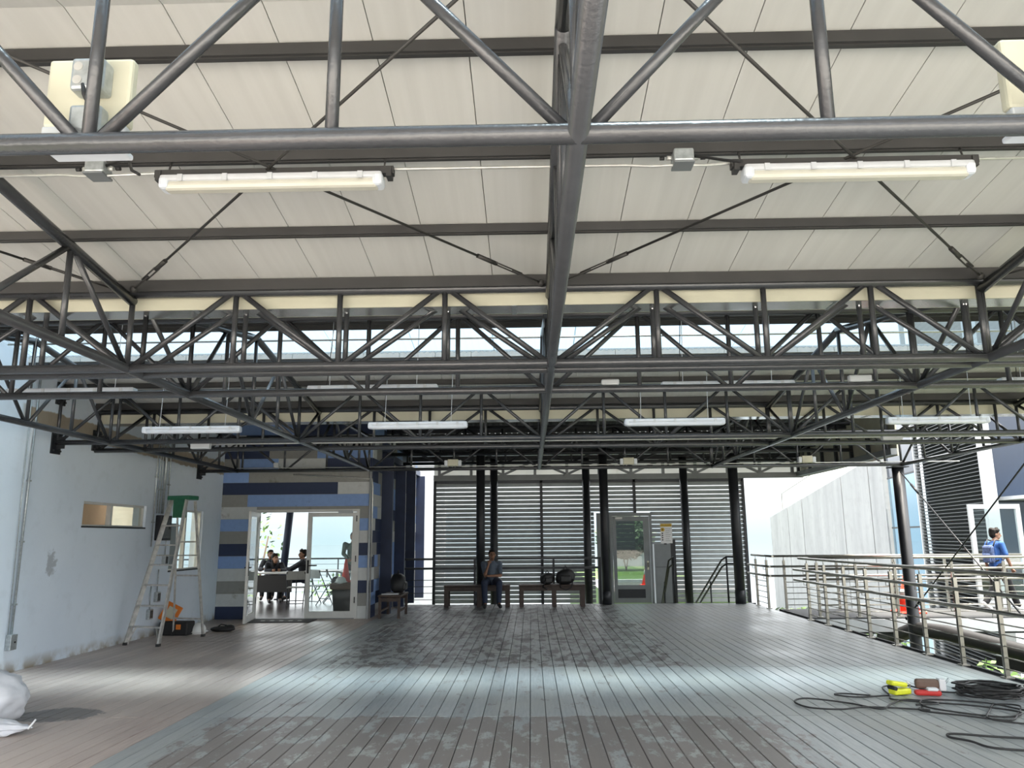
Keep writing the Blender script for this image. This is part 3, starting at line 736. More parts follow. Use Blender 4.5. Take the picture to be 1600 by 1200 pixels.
# dark guard rail at the far deck edge
gr = thing('guard_rail', 'dark guard rail along the far deck edge behind the benches', 'railing', (-3.1, 18.84, 0))
for z in (1.06, .84): B(gr, 'rail', (0, -.03, z - .025), (4.75, .03, z + .025), 'steel_dark')
for x in (.02, 1.72, 2.2, 3.6, 4.7): B(gr, 'post', (x, -.025, 0), (x + .05, .025, 1.05), 'steel_dark')
for i in range(4): T(gr, 'bar', (0, 0, .12 + i * .15), (1.72, 0, .12 + i * .15), .008, 'steel_dark', 6)
# stair handrails going down beyond the deck
for k, (xx, lab) in enumerate(((4.55, 'dark stair handrail going down beside the corner column'), (3.28, 'dark stair handrail going down beside the control cabinet'))):
    h = thing('stair_handrail', lab, 'handrail', (xx, 19.0, 0))
    for dz in (0, -.16): MB().path([(.32 if k == 0 else .12, -.2, 1.06 + dz), (.12, .0, 1.06 + dz), (.04, .15, .98 + dz), (-.35 if k == 0 else -.0, 1.5 if k == 0 else 1.2, -.12 + dz)], .022, 8).build('rail', 'steel_dark', h)
    T(h, 'post', (.12, 0, 0), (.12, 0, 1.05), .022, 'steel_dark'); T(h, 'post', (-.12 if k == 0 else 0, .75, -.6), (-.12 if k == 0 else .02, .75, .45), .02, 'steel_dark')
    if k == 0:
        for i in range(5): T(h, 'bar', (.12, 0, .12 + i * .13), (.34, -.2, .12 + i * .13), .007, 'steel_dark', 6)

# ------------------------------------------------------------------ stainless railings
def railing(lab, loc, rz, L, posts, inner=1, rails=(1.115, .90, .705), stick=0.3):
    t = thing('steel_railing', lab, 'railing', loc, rz, 'stainless steel railings')      # runs along local +X; inner = side of the handrails (local y)
    T(t, 'top_rail', (-stick, 0, rails[0]), (L + stick, 0, rails[0]), .024, 'stainless', 12)
    for z in rails[1:]: T(t, 'handrail', (-stick - .1, inner * .075, z), (L + stick, inner * .075, z), .023, 'stainless', 12)
    for i, x in enumerate(posts):
        p = MB().box((x - .022, -.022, .01), (x - .005, .022, 1.03)).box((x + .005, -.022, .01), (x + .022, .022, 1.03)).box((x - .005, -.012, .01), (x + .005, .012, 1.03)).build('post', 'stainless', t)
        MB().cbox((x, 0, .008), (.10, .10, .016)).build('base_plate', 'stainless', p); T(p, 'stem', (x, 0, 1.03), (x, 0, rails[0]), .007, 'stainless', 6)
        for z in rails[1:]: MB().path([(x, inner * .02, z - .07), (x, inner * .075, z - .07), (x, inner * .075, z)], .006, 6).build('bracket', 'stainless', p)
    for z in (.10, .22, .34, .46, .57):
        for a, b_ in zip(posts, posts[1:]): T(t, 'bar', (a + .022, 0, z), (b_ - .022, 0, z), .0085, 'stainless', 6)
    return t
ys = [15.03 - .862 * i for i in range(15)]
railing('stainless railing along the right deck edge with double handrail', (5.19, 15.03, 0), -PI / 2, 12.0, [.862 * i for i in range(14)], -1, stick=.42)
railing('short stainless railing on the deck edge near the corner column', (5.15, 18.25, 0), -PI / 2, 1.0, [0, .82], -1, stick=.3)
railing('stainless railing on the far side of the walkway', (5.35, 17.12, 0), 0, 5.0, [.08, 1.2, 2.4, 3.5, 4.6], -1, stick=.15)
railing('stainless railing on the near side of the walkway', (5.55, 15.52, 0), 0, 6.2, [.0, .75, 1.5, 2.6, 3.6, 4.5, 5.5], 1, stick=.15)

# walkway, its slab, the black pipe, brace rods, cone
wk = struct(B(None, 'walkway', (XR + .04, 15.45, -.30), (12.0, 17.3, -.02), 'slab')); B(wk, 'surface', (XR + .04, 15.45, -.02), (12.0, 17.3, 0), 'slab'); B(wk, 'edge_beam', (XR + .05, 15.40, -.26), (12.0, 15.45, -.03), 'white_paint')
pp = thing('drain_pipe', 'thick black pipe running below the walkway', 'pipe', (6.7, 15.2, -.02))
MB().path([(.30, 1.0, -.44), (.31, .4, -.34), (.34, -.3, -.13), (.46, -1.2, -.10), (1.0, -3.3, -.27), (1.8, -5.6, -.5)], .13, 16).build('pipe', 'black', pp); MB().cbox((1.1, -2.6, -.45), (1.4, .2, .22), Matrix.Rotation(-1.25, 3, 'Z')).build('saddle', 'black', pp)
def cable_rod(p, q, lab):
    t = thing('cross_brace', lab, 'rod', p, 0, 'outer wall cross braces'); d = Vector(q) - Vector(p); u = d.normalized(); T(t, 'rod', (0, 0, 0), d, .012, 'steel_dark', 8); T(t, 'turnbuckle', u * .5, u * .8, .022, 'steel_dark', 8); MB().ell((0, 0, 0), .04, 8, 6).build('lug', 'steel_dark', t)
cable_rod((7.0, 14.8, 2.75), (7.0, 10.9, -.1), 'thin dark cross brace falling from the outer column to the right'); cable_rod((7.0, 15.1, .02), (7.0, 10.7, 2.75), 'thin dark cross brace rising from the outer column foot to the right')
def cone(loc, h, lab, r=.16, m_='cone_red', bands=True):
    c = thing('traffic_cone', lab, 'cone', loc)
    MB().rbox((0, 0, .02), (r * 2.3, r * 2.3, .04), .015).build('base', m_, c)
    MB().lathe([(r, .04), (r * .62, h * .45), (r * .22, h)], (0, 0, 0), 18).build('body', m_, c)
    if bands: MB().lathe([(r * .63 + .004, h * .45), (r * .43 + .004, h * .68)], (0, 0, 0), 18).build('band', 'helmet', c)
cone((7.6, 16.3, 0), .72, 'orange red traffic cone with a wide body on the walkway', .22)

# ------------------------------------------------------------------ building on the right
n0 = Vector((10.65, 18.5, 0)); dv = Vector((.176, 1, 0)).normalized()
rb = thing('louvred_building', 'dark building clad in thin horizontal louvres with blue glass', 'building', n0)
ang = math.atan2(dv.y, dv.x); Rz = Matrix.Rotation(ang, 3, 'Z')
def oriented(name, a, b_, m_, par=rb):
    mb = MB().box(a, b_); mb.v = [tuple(Rz @ Vector(p)) for p in mb.v]; return mb.build(name, m_, par)
LL = 4.8
oriented('backing', (0, -.25, -4), (LL, -.2, 11.0), 'black')
sl_b = MB().box((0, -.17, 0), (LL, 0, .008)); sl_b.v = [tuple(Rz @ Vector(p)) for p in sl_b.v]
sl_b.box((0, 0, 0), (0, 0, 0))
me = MB(); me.add([Rz @ Vector(p) for p in ((0, -.16, .03), (LL, -.16, .03), (LL, 0, 0), (0, 0, 0), (0, -.16, .045), (LL, -.16, .045), (LL, 0, .016), (0, 0, .016))], [(0, 3, 2, 1), (4, 5, 6, 7), (3, 7, 6, 2), (0, 1, 5, 4), (1, 2, 6, 5), (3, 0, 4, 7)])
bmesh_sl = me.mesh('louvre_slat'); bmesh_sl.materials.append(MATS['dark_slat'])
for k in range(112): link('louvre_slat', bmesh_sl, None, rb, (0, 0, -3.8 + k * .092))
oriented('corner_column', (-.22, -.22, -4), (-.02, .03, 11.0), 'white_paint'); oriented('end_trim', (LL, -.1, -4), (LL + .08, .03, 11.0), 'white_paint')
for i, (z0, z1, m_) in enumerate(((-4, 1.75, 'glass_mirror'), (1.8, 3.4, 'glass_mirror'), (3.45, 6.6, 'glass_dark'))): oriented('glass_panel', (LL + .1, -.15, z0), (LL + 3.5, -.1, z1), m_)
oriented('transom', (LL + .1, -.14, 1.75), (LL + 3.5, -.08, 1.80), 'steel_dark'); oriented('transom', (LL + .1, -.14, 3.4), (LL + 3.5, -.08, 3.45), 'steel_dark')
B(rb, 'corner_post', (.06, .0, -4), (.20, .12, 11.0), 'alu_grey')
for i in range(4):
    B(rb, 'glass_panel', (.22 + i * 1.25, .05, -.1), (1.42 + i * 1.25, .08, 11.0), 'glass_dark'); B(rb, 'mullion', (1.42 + i * 1.25, .0, -.1), (1.47 + i * 1.25, .1, 11.0), 'alu_grey')
for z in (2.6, 4.0): B(rb, 'floor_band', (.22, .09, z), (5, .4, z + .25), 'steel')
B(rb, 'entrance_canopy', (.35, -1.1, 2.32), (3, .05, 2.40), 'white_paint')
dr = thing('entrance_door', 'white framed glass door standing open at the end of the walkway', 'door', (9.72, 17.55, 0), math.radians(4))
for a, b_ in (((0, -.03, 0), (.10, .03, 2.2)), ((1.08, -.03, 0), (1.18, .03, 2.2)), ((.10, -.03, 2.1), (1.08, .03, 2.2)), ((.10, -.03, 0), (1.08, .03, .16)), ((.10, -.03, .86), (1.08, .03, .93))): B(dr, 'frame', a, b_, 'white_paint')
B(dr, 'pane', (.10, -.004, .93), (1.08, .004, 2.1), 'glass'); B(dr, 'pane', (.10, -.004, .16), (1.08, .004, .86), 'glass')
cw = thing('concrete_wall', 'tall pale concrete wall with a sloping top and vertical joints', 'wall', (12.1, 26.8, 0))
ytop = lambda y: 4.33 - .145 * y
cuts = [0, 1.15, 3.65, 8.2, 10.2, 13.0]
for a, b_ in zip(cuts, cuts[1:]):
    MB().add([(0, a + .035, -7), (.5, a + .035, -7), (.5, b_ - .035, -7), (0, b_ - .035, -7), (0, a + .035, ytop(a)), (.5, a + .035, ytop(a)), (.5, b_ - .035, ytop(b_)), (0, b_ - .035, ytop(b_))], [(0, 3, 2, 1), (4, 5, 6, 7), (0, 1, 5, 4), (1, 2, 6, 5), (2, 3, 7, 6), (3, 0, 4, 7)]).build('wall_panel', 'concrete', cw)
B(cw, 'core', (.04, 0, -7), (.46, 13, ytop(13) - .03), 'concrete'); MB().path([(.2, 3, ytop(3) + .9), (.2, 11.5, ytop(11.5) + .9), (.2, 11.5, ytop(11.5))], .02, 6).build('handrail', 'stainless', cw)
tag(MB().box((-5.2, 27.5, -3), (-3.05, 27.9, 6)).build('block_wall', 'white_paint'), 'white outer wall seen through the gap beside the louvres', 'wall')

# ------------------------------------------------------------------ terrain, sea, plants
struct(MB().box((-60, -80, -3.6), (60, 24, -3.3)).build('ground', 'soil'))
struct(MB().box((-40, -60, -.6), (40, -3.02, -.15)).build('bounce_pavement', 'paving'))  # unseen pale ground, added to bounce light up to the ceiling
lawn = struct(MB().box((2.5, 28, -3.4), (7.6, 52, -.35)).build('lawn', 'grass')); MB().path([(1.4, 30, -.335), (3.5, 31, -.335), (6, 33, -.335), (8.8, 37, -.335)], [1.5, 1.5, 1.5, 1.5], 4)  # lawn, road, cone and hedge stand in for the glass door's reflection
B(lawn, 'road', (2.5, 28, -.35), (7.6, 33.5, -.335), 'asphalt'); B(lawn, 'kerb', (2.5, 33.5, -.35), (7.6, 33.8, -.22), 'white_paint'); B(lawn, 'kerb', (2.5, 29.5, -.35), (7.6, 29.7, -.25), 'white_paint')
cone((4.55, 31.2, -.335), .95, 'orange red traffic cone standing in for a reflection in the grey glass door', .24)
struct(MB().add([(-30000, -30000, -220), (30000, -30000, -220), (30000, 30000, -220), (-30000, 30000, -220)], [(0, 1, 2, 3)]).build('sea', 'sea'))
def shrub(loc, r, h, nl, lab, m_='leaf', cat='shrub', leafs=.09, trunk=True, seed=1, group=None):
    R = random.Random(seed); t = thing('shrub' if cat == 'shrub' else 'tree', lab, cat, loc, 0, group)
    mb = MB()
    for i in range(nl):
        th = R.uniform(0, 2 * PI); u = R.random() ** .45; ph = math.acos(R.uniform(-1, 1))
        p = Vector((r * u * math.sin(ph) * math.cos(th), r * u * math.sin(ph) * math.sin(th), h * .62 + h * .42 * u * math.cos(ph)))
        a = Vector((R.gauss(0, 1), R.gauss(0, 1), R.gauss(0, .6))).normalized() * leafs * R.uniform(.6, 1.2); b_ = a.orthogonal().normalized() * leafs * .38
        mb.add([p - a, p + b_, p + a, p - b_], [(0, 1, 2, 3)])
    mb.build('foliage', m_, t)
    for i in range(4 if trunk else 0):
        th = R.uniform(0, 6.3); MB().path([(0, 0, 0), (.15 * r * math.cos(th), .15 * r * math.sin(th), h * .4), (.5 * r * math.cos(th), .5 * r * math.sin(th), h * .8)], [.012 * h, .008 * h, .004 * h], 6).build('stem', 'bark', t)
for i, (x, y, z, r, h, m_, w_) in enumerate(((7.6, 12.2, -3.3, 1.5, 2.6, 'leaf', 'below the railing beside the outer column foot'), (9.6, 12.6, -3.3, 1.7, 2.8, 'leaf_dark', 'below the right end of the railing'), (11.6, 14.0, -3.3, 1.6, 2.9, 'leaf', 'under the right end of the walkway'), (8.6, 14.9, -3.3, 1.1, 2.5, 'leaf', 'under the walkway behind the column'), (6.6, 10.2, -3.3, 1.4, 2.4, 'leaf_dark', 'nearest below the right deck edge'), (8.7, 21.6, -3.9, 1.4, 3.2, 'leaf', 'beyond the walkway in front of the blue glass'), (6.6, 20.5, -3.3, 1.2, 3.0, 'leaf', 'beyond the deck corner'))):
    shrub((x, y, z), r, h, 1500, 'leafy green shrub growing %s' % w_, m_, 'shrub', .10, True, 20 + i, 'shrubs below the deck')
for i, (x, y, z, r, h, w_, m_) in enumerate(((-8.6, 24.0, -2.5, 1.1, 5.2, 'seen at the left of the open doorway', 'leaf'), (-7.0, 27.5, -3.3, 1.2, 3.6, 'behind the terrace railing, low and pale', 'leaf'), (-5.3, 26.5, -3.3, 1.2, 3.3, 'behind the terrace railing at the right', 'leaf'))):
    shrub((x, y, z), r, h, 300 if i == 0 else 500, 'leafy tree ' + w_, m_, 'tree', .11, True, 40 + i)
shrub((5.5, 46, -.35), 1.7, 3.1, 3000, 'dark hedge trees beyond the lawn, standing in for a door reflection', 'leaf_dark', 'tree', .25, True, 77)

# ------------------------------------------------------------------ lamps
def batten(lab, c, L, hang, group, warm):
    t = thing('tube_lamp', lab, 'lamp', c, 0, group)
    MB().rbox((0, 0, .035), (L, .10, .04), .014).build('housing', 'lamp_housing' if warm else 'white_plastic', t)
    MB().rbox((0, 0, -.005), (L * .97, .085, .055), .022).build('diffuser', 'lamp_cover' if warm else 'white_plastic', t)
    for s_ in (-1, 1): MB().rbox((s_ * (L / 2 - .025), 0, .01), (.06, .104, .075), .02).build('end_cap', 'white_plastic', t)
    for i in range(5): MB().cbox((-L / 2 + .12 + i * (L - .24) / 4, -.052, .03), (.028, .008, .04)).build('clip', 'lamp_housing', t)
    return t
for c, lab in (((-1.43, 3.98, 3.505), 'tube lamp on a dark channel under the near roof, left bay'), ((1.825, 3.98, 3.505), 'tube lamp on a dark channel under the near roof, right bay')):
    t = batten(lab, c, 1.25, 0, 'near tube lamps', True)
    MB().cbox((-.0, .03, .085), (1.36, .05, .045)).build('mounting_channel', 'purlin', t)
    for s_ in (-1, 1): T(t, 'hanger_rod', (s_ * .62, .045, .10), (s_ * .62, .075, ceil1(4.065) - c[2] - .05), .006, 'purlin', 6)
    for s_ in (-1, 1): MB().cbox((s_ * .655, .03, .07), (.03, .07, .06)).build('channel_bracket', 'purlin', t)
mids = [(-4.43, 7.2, 2.945, 'leftmost'), (-1.50, 7.2, 2.94, 'second from left'), (1.88, 7.2, 2.935, 'third from left'), (5.05, 7.2, 2.935, 'rightmost')]
fars = [(-4.30, 9.6, 2.915, 'leftmost'), (-1.415, 9.6, 2.94, 'second from left'), (1.817, 9.6, 2.945, 'third from left'), (5.08, 9.6, 2.93, 'rightmost')]
for lst, row in ((mids, 'partly hidden behind the skylight truss chord'), (fars, 'hanging on thin wires')):
    for x, y, z, w_ in lst:
        t = batten('white tube lamp, %s of the row %s' % (w_, row), (x, y, z), 1.25, 0, 'hanging tube lamps', False)
        for s_ in (-1, 1): T(t, 'wire', (s_ * .42, 0, .05), (s_ * .42 + .02, 0, ceil2(y) - z - .02), .0035, 'white_plastic', 6)
        T(t, 'cable', (-.45, .01, .05), (-.40, .05, ceil2(y) - z - .02), .004, 'black', 6)
# emergency units on the trusses
def ebox(lab, c, d, m_='cream', strip=True):
    t = thing('emergency_unit', lab, 'electrical box', c, 0, 'emergency lighting units')
    MB().rbox((0, 0, 0), d, .012).build('case', m_, t)
    if strip:
        MB().rbox((0, -.01, -d[2] / 2 - .035), (d[0] * .98, d[1] * .9, .07), .008).build('light_strip', 'white_paint', t)
        for s_ in (-1, 1): B(t, 'label_plate', (s_ * d[0] * .28 - .03, -d[1] / 2 - .004, -d[2] / 2 - .05), (s_ * d[0] * .28 + .03, -d[1] / 2 + .012, -d[2] / 2 - .02), 'paper')
    return t
def eunit(lab, x):
    t = ebox(lab, (x, 2.412, 3.085), (.30, .045, .26)); 
    MB().rbox((0, .02, -.208), (.27, .09, .02), .006).build('light_head', 'white_plastic', t)
    jb = MB().rbox((.03, -.055, .03), (.115, .07, .12), .012).build('junction_box', 'galv', t)
    for i in range(2):
        for j in range(2): T(jb, 'knockout', (.0 + .06 * i, -.093, .005 + .05 * j), (.0 + .06 * i, -.089, .005 + .05 * j), .016, 'conduit', 12)
    MB().rbox((.03, -.05, -.13), (.11, .06, .10), .012).build('junction_box', 'galv', t)
    MB().path([(.02, -.085, -.01), (.03, -.09, -.05), (.05, -.085, -.09)], .008, 8).build('cable', 'black', t)
eunit('cream emergency unit with galvanised boxes behind the nearest truss, top left', -1.525); eunit('cream emergency unit cut off at the right edge of the photo', 1.775)
ebox('white unit on the truss below the leftmost hanging lamp', (-4.40, 10.13, 2.80), (.26, .08, .11), 'white_paint', False); ebox('white unit on the truss below the rightmost hanging lamp', (4.74, 10.13, 2.82), (.26, .08, .11), 'white_paint', False)
for x, w_ in ((-1.457, 'left of the central truss'), (1.842, 'right of the central truss'), (5.16, 'near the right end')): 
    t = ebox('grey lamp unit on the farthest truss, ' + w_, (x, 14.47, 2.945), (.20, .10, .13), 'cream', False)
    for s_ in (-1, 1): MB().rbox((s_ * .13, 0, -.01), (.06, .09, .11), .01).build('lamp_head', 'white_plastic', t)
ebox('small white box on the farthest truss above the double door', (-4.81, 14.47, 2.93), (.10, .08, .10), 'white_paint', False)
ebox('small white box above the dark chord, right of the central truss', (.72, 6.72, 2.90), (.16, .05, .05), 'white_paint', False); ebox('small white box above the dark chord, far right', (2.92, 6.72, 2.905), (.2, .06, .06), 'white_paint', False)
# conduits and junction boxes under the near roof
def conduit(lab, pts, r, m_='conduit', name='conduit', cat='conduit', group=None):
    return tag(MB().path(pts, r, 8).build(name, m_), lab, cat, group)
conduit('thin grey conduit running along the purlin behind the nearest truss', [(-6.2, 4.02, 3.61), (-2.65, 4.0, 3.60), (-2.5, 3.93, 3.555), (-2.35, 3.93, 3.555), (-2.05, 4.02, 3.61), (.55, 4.03, 3.61), (.70, 3.95, 3.56), (.82, 3.93, 3.555), (1.0, 3.95, 3.56), (1.15, 4.03, 3.61), (8, 4.03, 3.61)], .009)
conduit('conduit strapped on top of the nearest truss chord', [(-3.5, 2.36, 2.885), (3.5, 2.36, 2.885)], .010)
conduit('pale conduit along the truss beyond the hanging lamps', [(-4.8, 10.95, 2.90), (-4.2, 10.95, 2.91), (8, 10.95, 2.91)], .011)
conduit('pale conduit on top of the farthest truss chord', [(-6, 14.52, 2.885), (8, 14.52, 2.885)], .009)
conduit('thin conduit on the truss in front of the skylight ridge', [(-6, 8.45, 3.78), (8, 8.45, 3.78)], .012)
for x, lab in ((-2.40, 'grey junction box on the purlin conduit, left bay'), (.86, 'grey junction box on the purlin conduit, right bay')):
    t = thing('junction_box', lab, 'electrical box', (x, 3.93, 3.595), 0, 'junction boxes under the near roof')
    MB().rbox((0, 0, 0), (.11, .10, .075), .01).build('box', 'galv', t); B(t, 'cover', (-.055, -.055, -.05), (.055, .055, -.038), 'alu_grey')
    for s_ in (-1, 1): T(t, 'connector', (s_ * .055, 0, 0), (s_ * .085, 0, 0), .014, 'conduit', 8); T(t, 'tape', (s_ * .10, 0, 0), (s_ * .125, 0, 0), .0115, 'black', 8)
    MB().path([(.05, -.02, .01), (.16, -.06, .02), (.26, -.16, -.04), (.33, -.25, -.14), (.40, -.30, -.19)] if x < 0 else [(.05, -.02, .0), (.12, -.06, -.03), (.18, -.18, -.11), (.24, -.28, -.17)], .008, 8).build('lead', 'black', t)

# ------------------------------------------------------------------ things on the left wall
def wall_conduit(lab, y, z0, z1, r, box=None, m_='galv'):
    t = thing('wall_conduit', lab, 'conduit', (XL + .03, y, z0)); T(t, 'pipe', (0, 0, 0), (0, 0, z1 - z0), r, m_, 8)
    for z in [z0 + .4 + i * .75 for i in range(int((z1 - z0) / .75))]: MB().cbox((0, 0, z - z0), (.04, .05, .02)).build('strap', 'galv', t)
    if box: MB().rbox((.01, 0, -.04), box, .006).build('box', 'galv', t); T(t, 'switch', (.045, .01, -.04), (.055, .01, -.04), .01, 'black', 8)
wall_conduit('grey conduit dropping to a socket box, nearest on the pale blue wall', 9.55, .40, 4.0, .014, (.07, .12, .18))
conduit('thin second line beside the nearest wall conduit', [(XL + .02, 9.50, .45), (XL + .02, 9.42, 4.0)], .006, 'galv', 'wall_conduit')
for i, (y, z0, r) in enumerate(((12.86, 1.45, .012), (12.96, 2.0, .010), (13.04, 2.0, .010), (13.16, 2.0, .024), (13.32, 2.1, .010))): wall_conduit('%s conduit of the vertical bundle between the two wall windows' % ('leftmost thin', 'second thin', 'middle thin', 'thickest pale', 'rightmost thin')[i], y, z0, 3.9, r)
pb = thing('breaker_panel', 'dark breaker panel behind the ladder on the pale blue wall', 'electrical box', (XL, 12.98, 1.56)); MB().rbox((.05, .22, .20), (.10, .40, .42), .01).build('case', 'steel_dark', pb); B(pb, 'door', (.10, .05, .03), (.106, .39, .37), 'steel'); B(pb, 'latch', (.106, .34, .18), (.116, .37, .23), 'black')
for y, z, lab in ((13.40, 1.22, 'small grey switch box under the breaker panel'), (13.22, .62, 'grey socket box low on the wall behind the ladder'), (13.0, .36, 'lowest grey box on the wall behind the ladder')):
    t = thing('switch_box', lab, 'electrical box', (XL, y, z), 0, 'boxes on the pale blue wall'); MB().rbox((.03, 0, 0), (.06, .13, .16), .006).build('case', 'galv', t); B(t, 'plate', (.06, -.045, -.06), (.064, .045, .06), 'steel'); T(t, 'feed', (.02, 0, .08), (.02, 0, .45), .009, 'galv', 8)
fp = thing('facade_pipe', 'pale pipe running down the corner of the striped facade', 'pipe', (XS - .02, YF - .05, 0)); T(fp, 'pipe', (0, 0, 0), (0, 0, 2.9), .022, 'white_paint', 10); MB().path([(.05, 0, 0), (.05, 0, 2.6), (.03, 0, 2.75), (-.3, 0, 2.78), (-1.6, -.0, 2.86)], .016, 8).build('bend_pipe', 'conduit', fp)
B(fp, 'clamp', (-.03, .02, 1.2), (.08, .05, 1.24), 'galv')
mt = thing('door_mat', 'black door mat in front of the double door', 'mat', (-4.85, 15.35, 0)); MB().rbox((0, 0, .006), (1.25, .55, .012), .005).build('pad', 'mat_black', mt)
for i in range(5): B(mt, 'pale_mark', (-.4 + i * .18, -.05, .012), (-.32 + i * .18, .04, .0125), 'chair_grey')

# step ladder
ld = thing('step_ladder', 'aluminium step ladder with a green top standing against the pale blue wall', 'ladder', (0, 0, 0))
f0, f1, r0, r1 = Vector((-6.17, 12.04, 0)), Vector((-5.58, 11.86, 0)), Vector((-5.97, 13.2, 0)), Vector((-5.40, 13.03, 0))
t0, t1 = Vector((-5.87, 12.55, 2.20)), Vector((-5.58, 12.46, 2.20)); s0, s1 = Vector((-5.84, 12.72, 2.18)), Vector((-5.52, 12.64, 2.18))
def bar(p, q, w_, d_, m_, nm, par):
    p, q = Vector(p), Vector(q); d = q - p; R = d.to_track_quat('Z', 'Y').to_matrix(); mb = MB().box((-w_ / 2, -d_ / 2, 0), (w_ / 2, d_ / 2, d.length)); mb.v = [tuple(p + R @ Vector(v)) for v in mb.v]; return mb.build(nm, m_, par)
bar(f0, t0, .028, .07, 'alu', 'front_rail', ld); bar(f1, t1, .028, .07, 'alu', 'front_rail', ld); bar(r0, s0, .025, .04, 'alu', 'rear_rail', ld); bar(r1, s1, .025, .04, 'alu', 'rear_rail', ld)
for i in range(6):
    k = .12 + i * .138; a, b_ = f0.lerp(t0, k), f1.lerp(t1, k); st = bar(a, b_, .085, .022, 'alu', 'step', ld)
for k in (.13, .45, .70): bar(r0.lerp(s0, k), r1.lerp(s1, k), .02, .025, 'alu', 'rear_brace', ld)
for a, b_, s_ in ((f0, t0, 1), (f1, t1, -1)):
    bar(a.lerp(b_, .015), a.lerp(b_, .115) + (f1 - f0) * .16 * s_, .012, .025, 'alu', 'corner_brace', ld)
for p in (f0, f1, r0, r1): MB().cbox(p + Vector((0, 0, .02)), (.05, .07, .04)).build('foot', 'rubber', ld)
bar(f0.lerp(t0, .6), r0.lerp(s0, .6), .01, .02, 'alu', 'spreader', ld); bar(f1.lerp(t1, .6), r1.lerp(s1, .6), .01, .02, 'alu', 'spreader', ld)
gtop = MB().rbox((-5.70, 12.59, 2.23), (.42, .26, .07), .015, Matrix.Rotation(-.28, 3, 'Z')).build('top_cap', 'green_plastic', ld); MB().cbox((-5.70, 12.5, 2.06), (.25, .03, .30), Matrix.Rotation(-.28, 3, 'Z')).build('apron', 'green_plastic', gtop)
# tool box, helmet, cloth under the ladder
tb = thing('tool_box', 'open black and orange tool box under the ladder', 'tool box', (-6.02, 13.30, 0), -.1)
MB().rbox((.06, 0, .11), (.50, .26, .22), .02).build('tray', 'black', tb); MB().rbox((-.12, .08, .34), (.30, .035, .32), .012, Euler((math.radians(-12), math.radians(24), 0)).to_matrix()).build('lid', 'orange', tb)
B(tb, 'clasp', (.12, -.14, .10), (.20, -.128, .18), 'orange'); MB().rbox((-.10, .055, .35), (.16, .02, .18), .008, Euler((math.radians(-12), math.radians(24), 0)).to_matrix()).build('lid_window', 'cream', tb)
hm = thing('hard_hat', 'white hard hat lying on the deck under the ladder', 'helmet', (-5.66, 13.45, 0)); MB().ell((0, 0, .05), (.125, .14, .13), 16, 10).build('shell', 'helmet', hm); MB().lathe([(.16, .03), (.165, .035), (.12, .06)], (0, 0, 0), 20).build('brim', 'helmet', hm)
bk = thing('dark_bag', 'small dark bag slumped on the deck right of the hard hat', 'bag', (-5.36, 13.75, 0)); MB().ell((0, 0, .04), (.22, .12, .05), 14, 8).ell((.1, .02, .06), (.10, .09, .05), 12, 8).build('body', 'black', bk); MB().path([(-.1, 0, .07), (-.02, -.03, .12), (.08, 0, .10)], .01, 6).build('strap', 'black', bk)
# white sack bottom left
sk = thing('white_sack', 'crumpled white plastic sack on the deck at the lower left edge', 'sack', (-4.86, 6.95, 0))
bm = bmesh.new(); bmesh.ops.create_icosphere(bm, subdivisions=4, radius=1)
from mathutils import noise as mn
for v in bm.verts:
    p = v.co.copy(); k = mn.fractal(p * 2.1 + Vector((3, 1, 2)), 1, 2, 5) * .045 + abs(mn.noise(p * 2.6)) * -.07
    v.co = Vector((p.x * (.46 + k), p.y * (.40 + k), max(.0, p.z * (.26 + k * .6) + .20)))
    if v.co.z < .02: v.co.x *= 1.06; v.co.y *= 1.06
m2 = bpy.data.meshes.new('sack_body'); bm.to_mesh(m2); bm.free(); m2.polygons.foreach_set('use_smooth', [True] * len(m2.polygons)); link('body', m2, 'cloth_white', sk)
bm = bmesh.new(); bmesh.ops.create_icosphere(bm, subdivisions=4, radius=1)
for v in bm.verts:
    p = v.co.copy(); k = mn.fractal(p * 3 + Vector((7, 1, 2)), 1, 2, 4) * .06; tp = 1 - .55 * max(0, p.x)
    v.co = Vector((.34 + p.x * .42, -.33 + p.y * (.17 * tp + k), max(.0, .055 + p.z * (.07 * tp + k * .6))))
m2 = bpy.data.meshes.new('sack_tail'); bm.to_mesh(m2); bm.free(); m2.polygons.foreach_set('use_smooth', [True] * len(m2.polygons)); link('tail', m2, 'cloth_white', sk)
T(sk, 'tie', (.74, -.36, .05), (.78, -.33, .12), .008, 'paper', 6)

# ------------------------------------------------------------------ benches, stool, bags
def bench(lab, x0, x1, y, mid):
    t = thing('bench', lab, 'bench', ((x0 + x1) / 2, y, 0), 0, 'dark wooden benches'); L = (x1 - x0) / 2
    for i in range(3): MB().rbox((0, -.15 + i * .15, .47), (2 * L, .14, .035), .008).build('seat_plank', 'wood_dark', t)
    for s_ in (-1, 1):
        for yy in (-.17, .17): MB().cbox((s_ * (L - .06), yy, .225), (.10, .07, .45)).build('leg', 'wood_dark', t)
    for yy in (-.17, .17): MB().cbox((mid, yy, .225), (.10, .07, .45)).build('leg', 'wood_dark', t); MB().cbox((0, yy, .40), (2 * L - .2, .04, .09)).build('apron', 'wood_dark', t)
bench('dark wooden bench with the seated man', -2.02, -.50, 18.35, .05); bench('dark wooden bench with two black bags', -.30, 1.22, 18.35, .05)
st = thing('wooden_stool', 'dark low wooden seat with papers and a black bag by the striped side wall', 'stool', (-2.83, 16.2, 0))
MB().rbox((0, 0, .43), (.46, 1.0, .04), .01).build('seat', 'wood_dark', st)
for a in (-.19, .19):
    for b_ in (-.45, .45): MB().cbox((a, b_, .21), (.05, .05, .42)).build('leg', 'wood_dark', st)
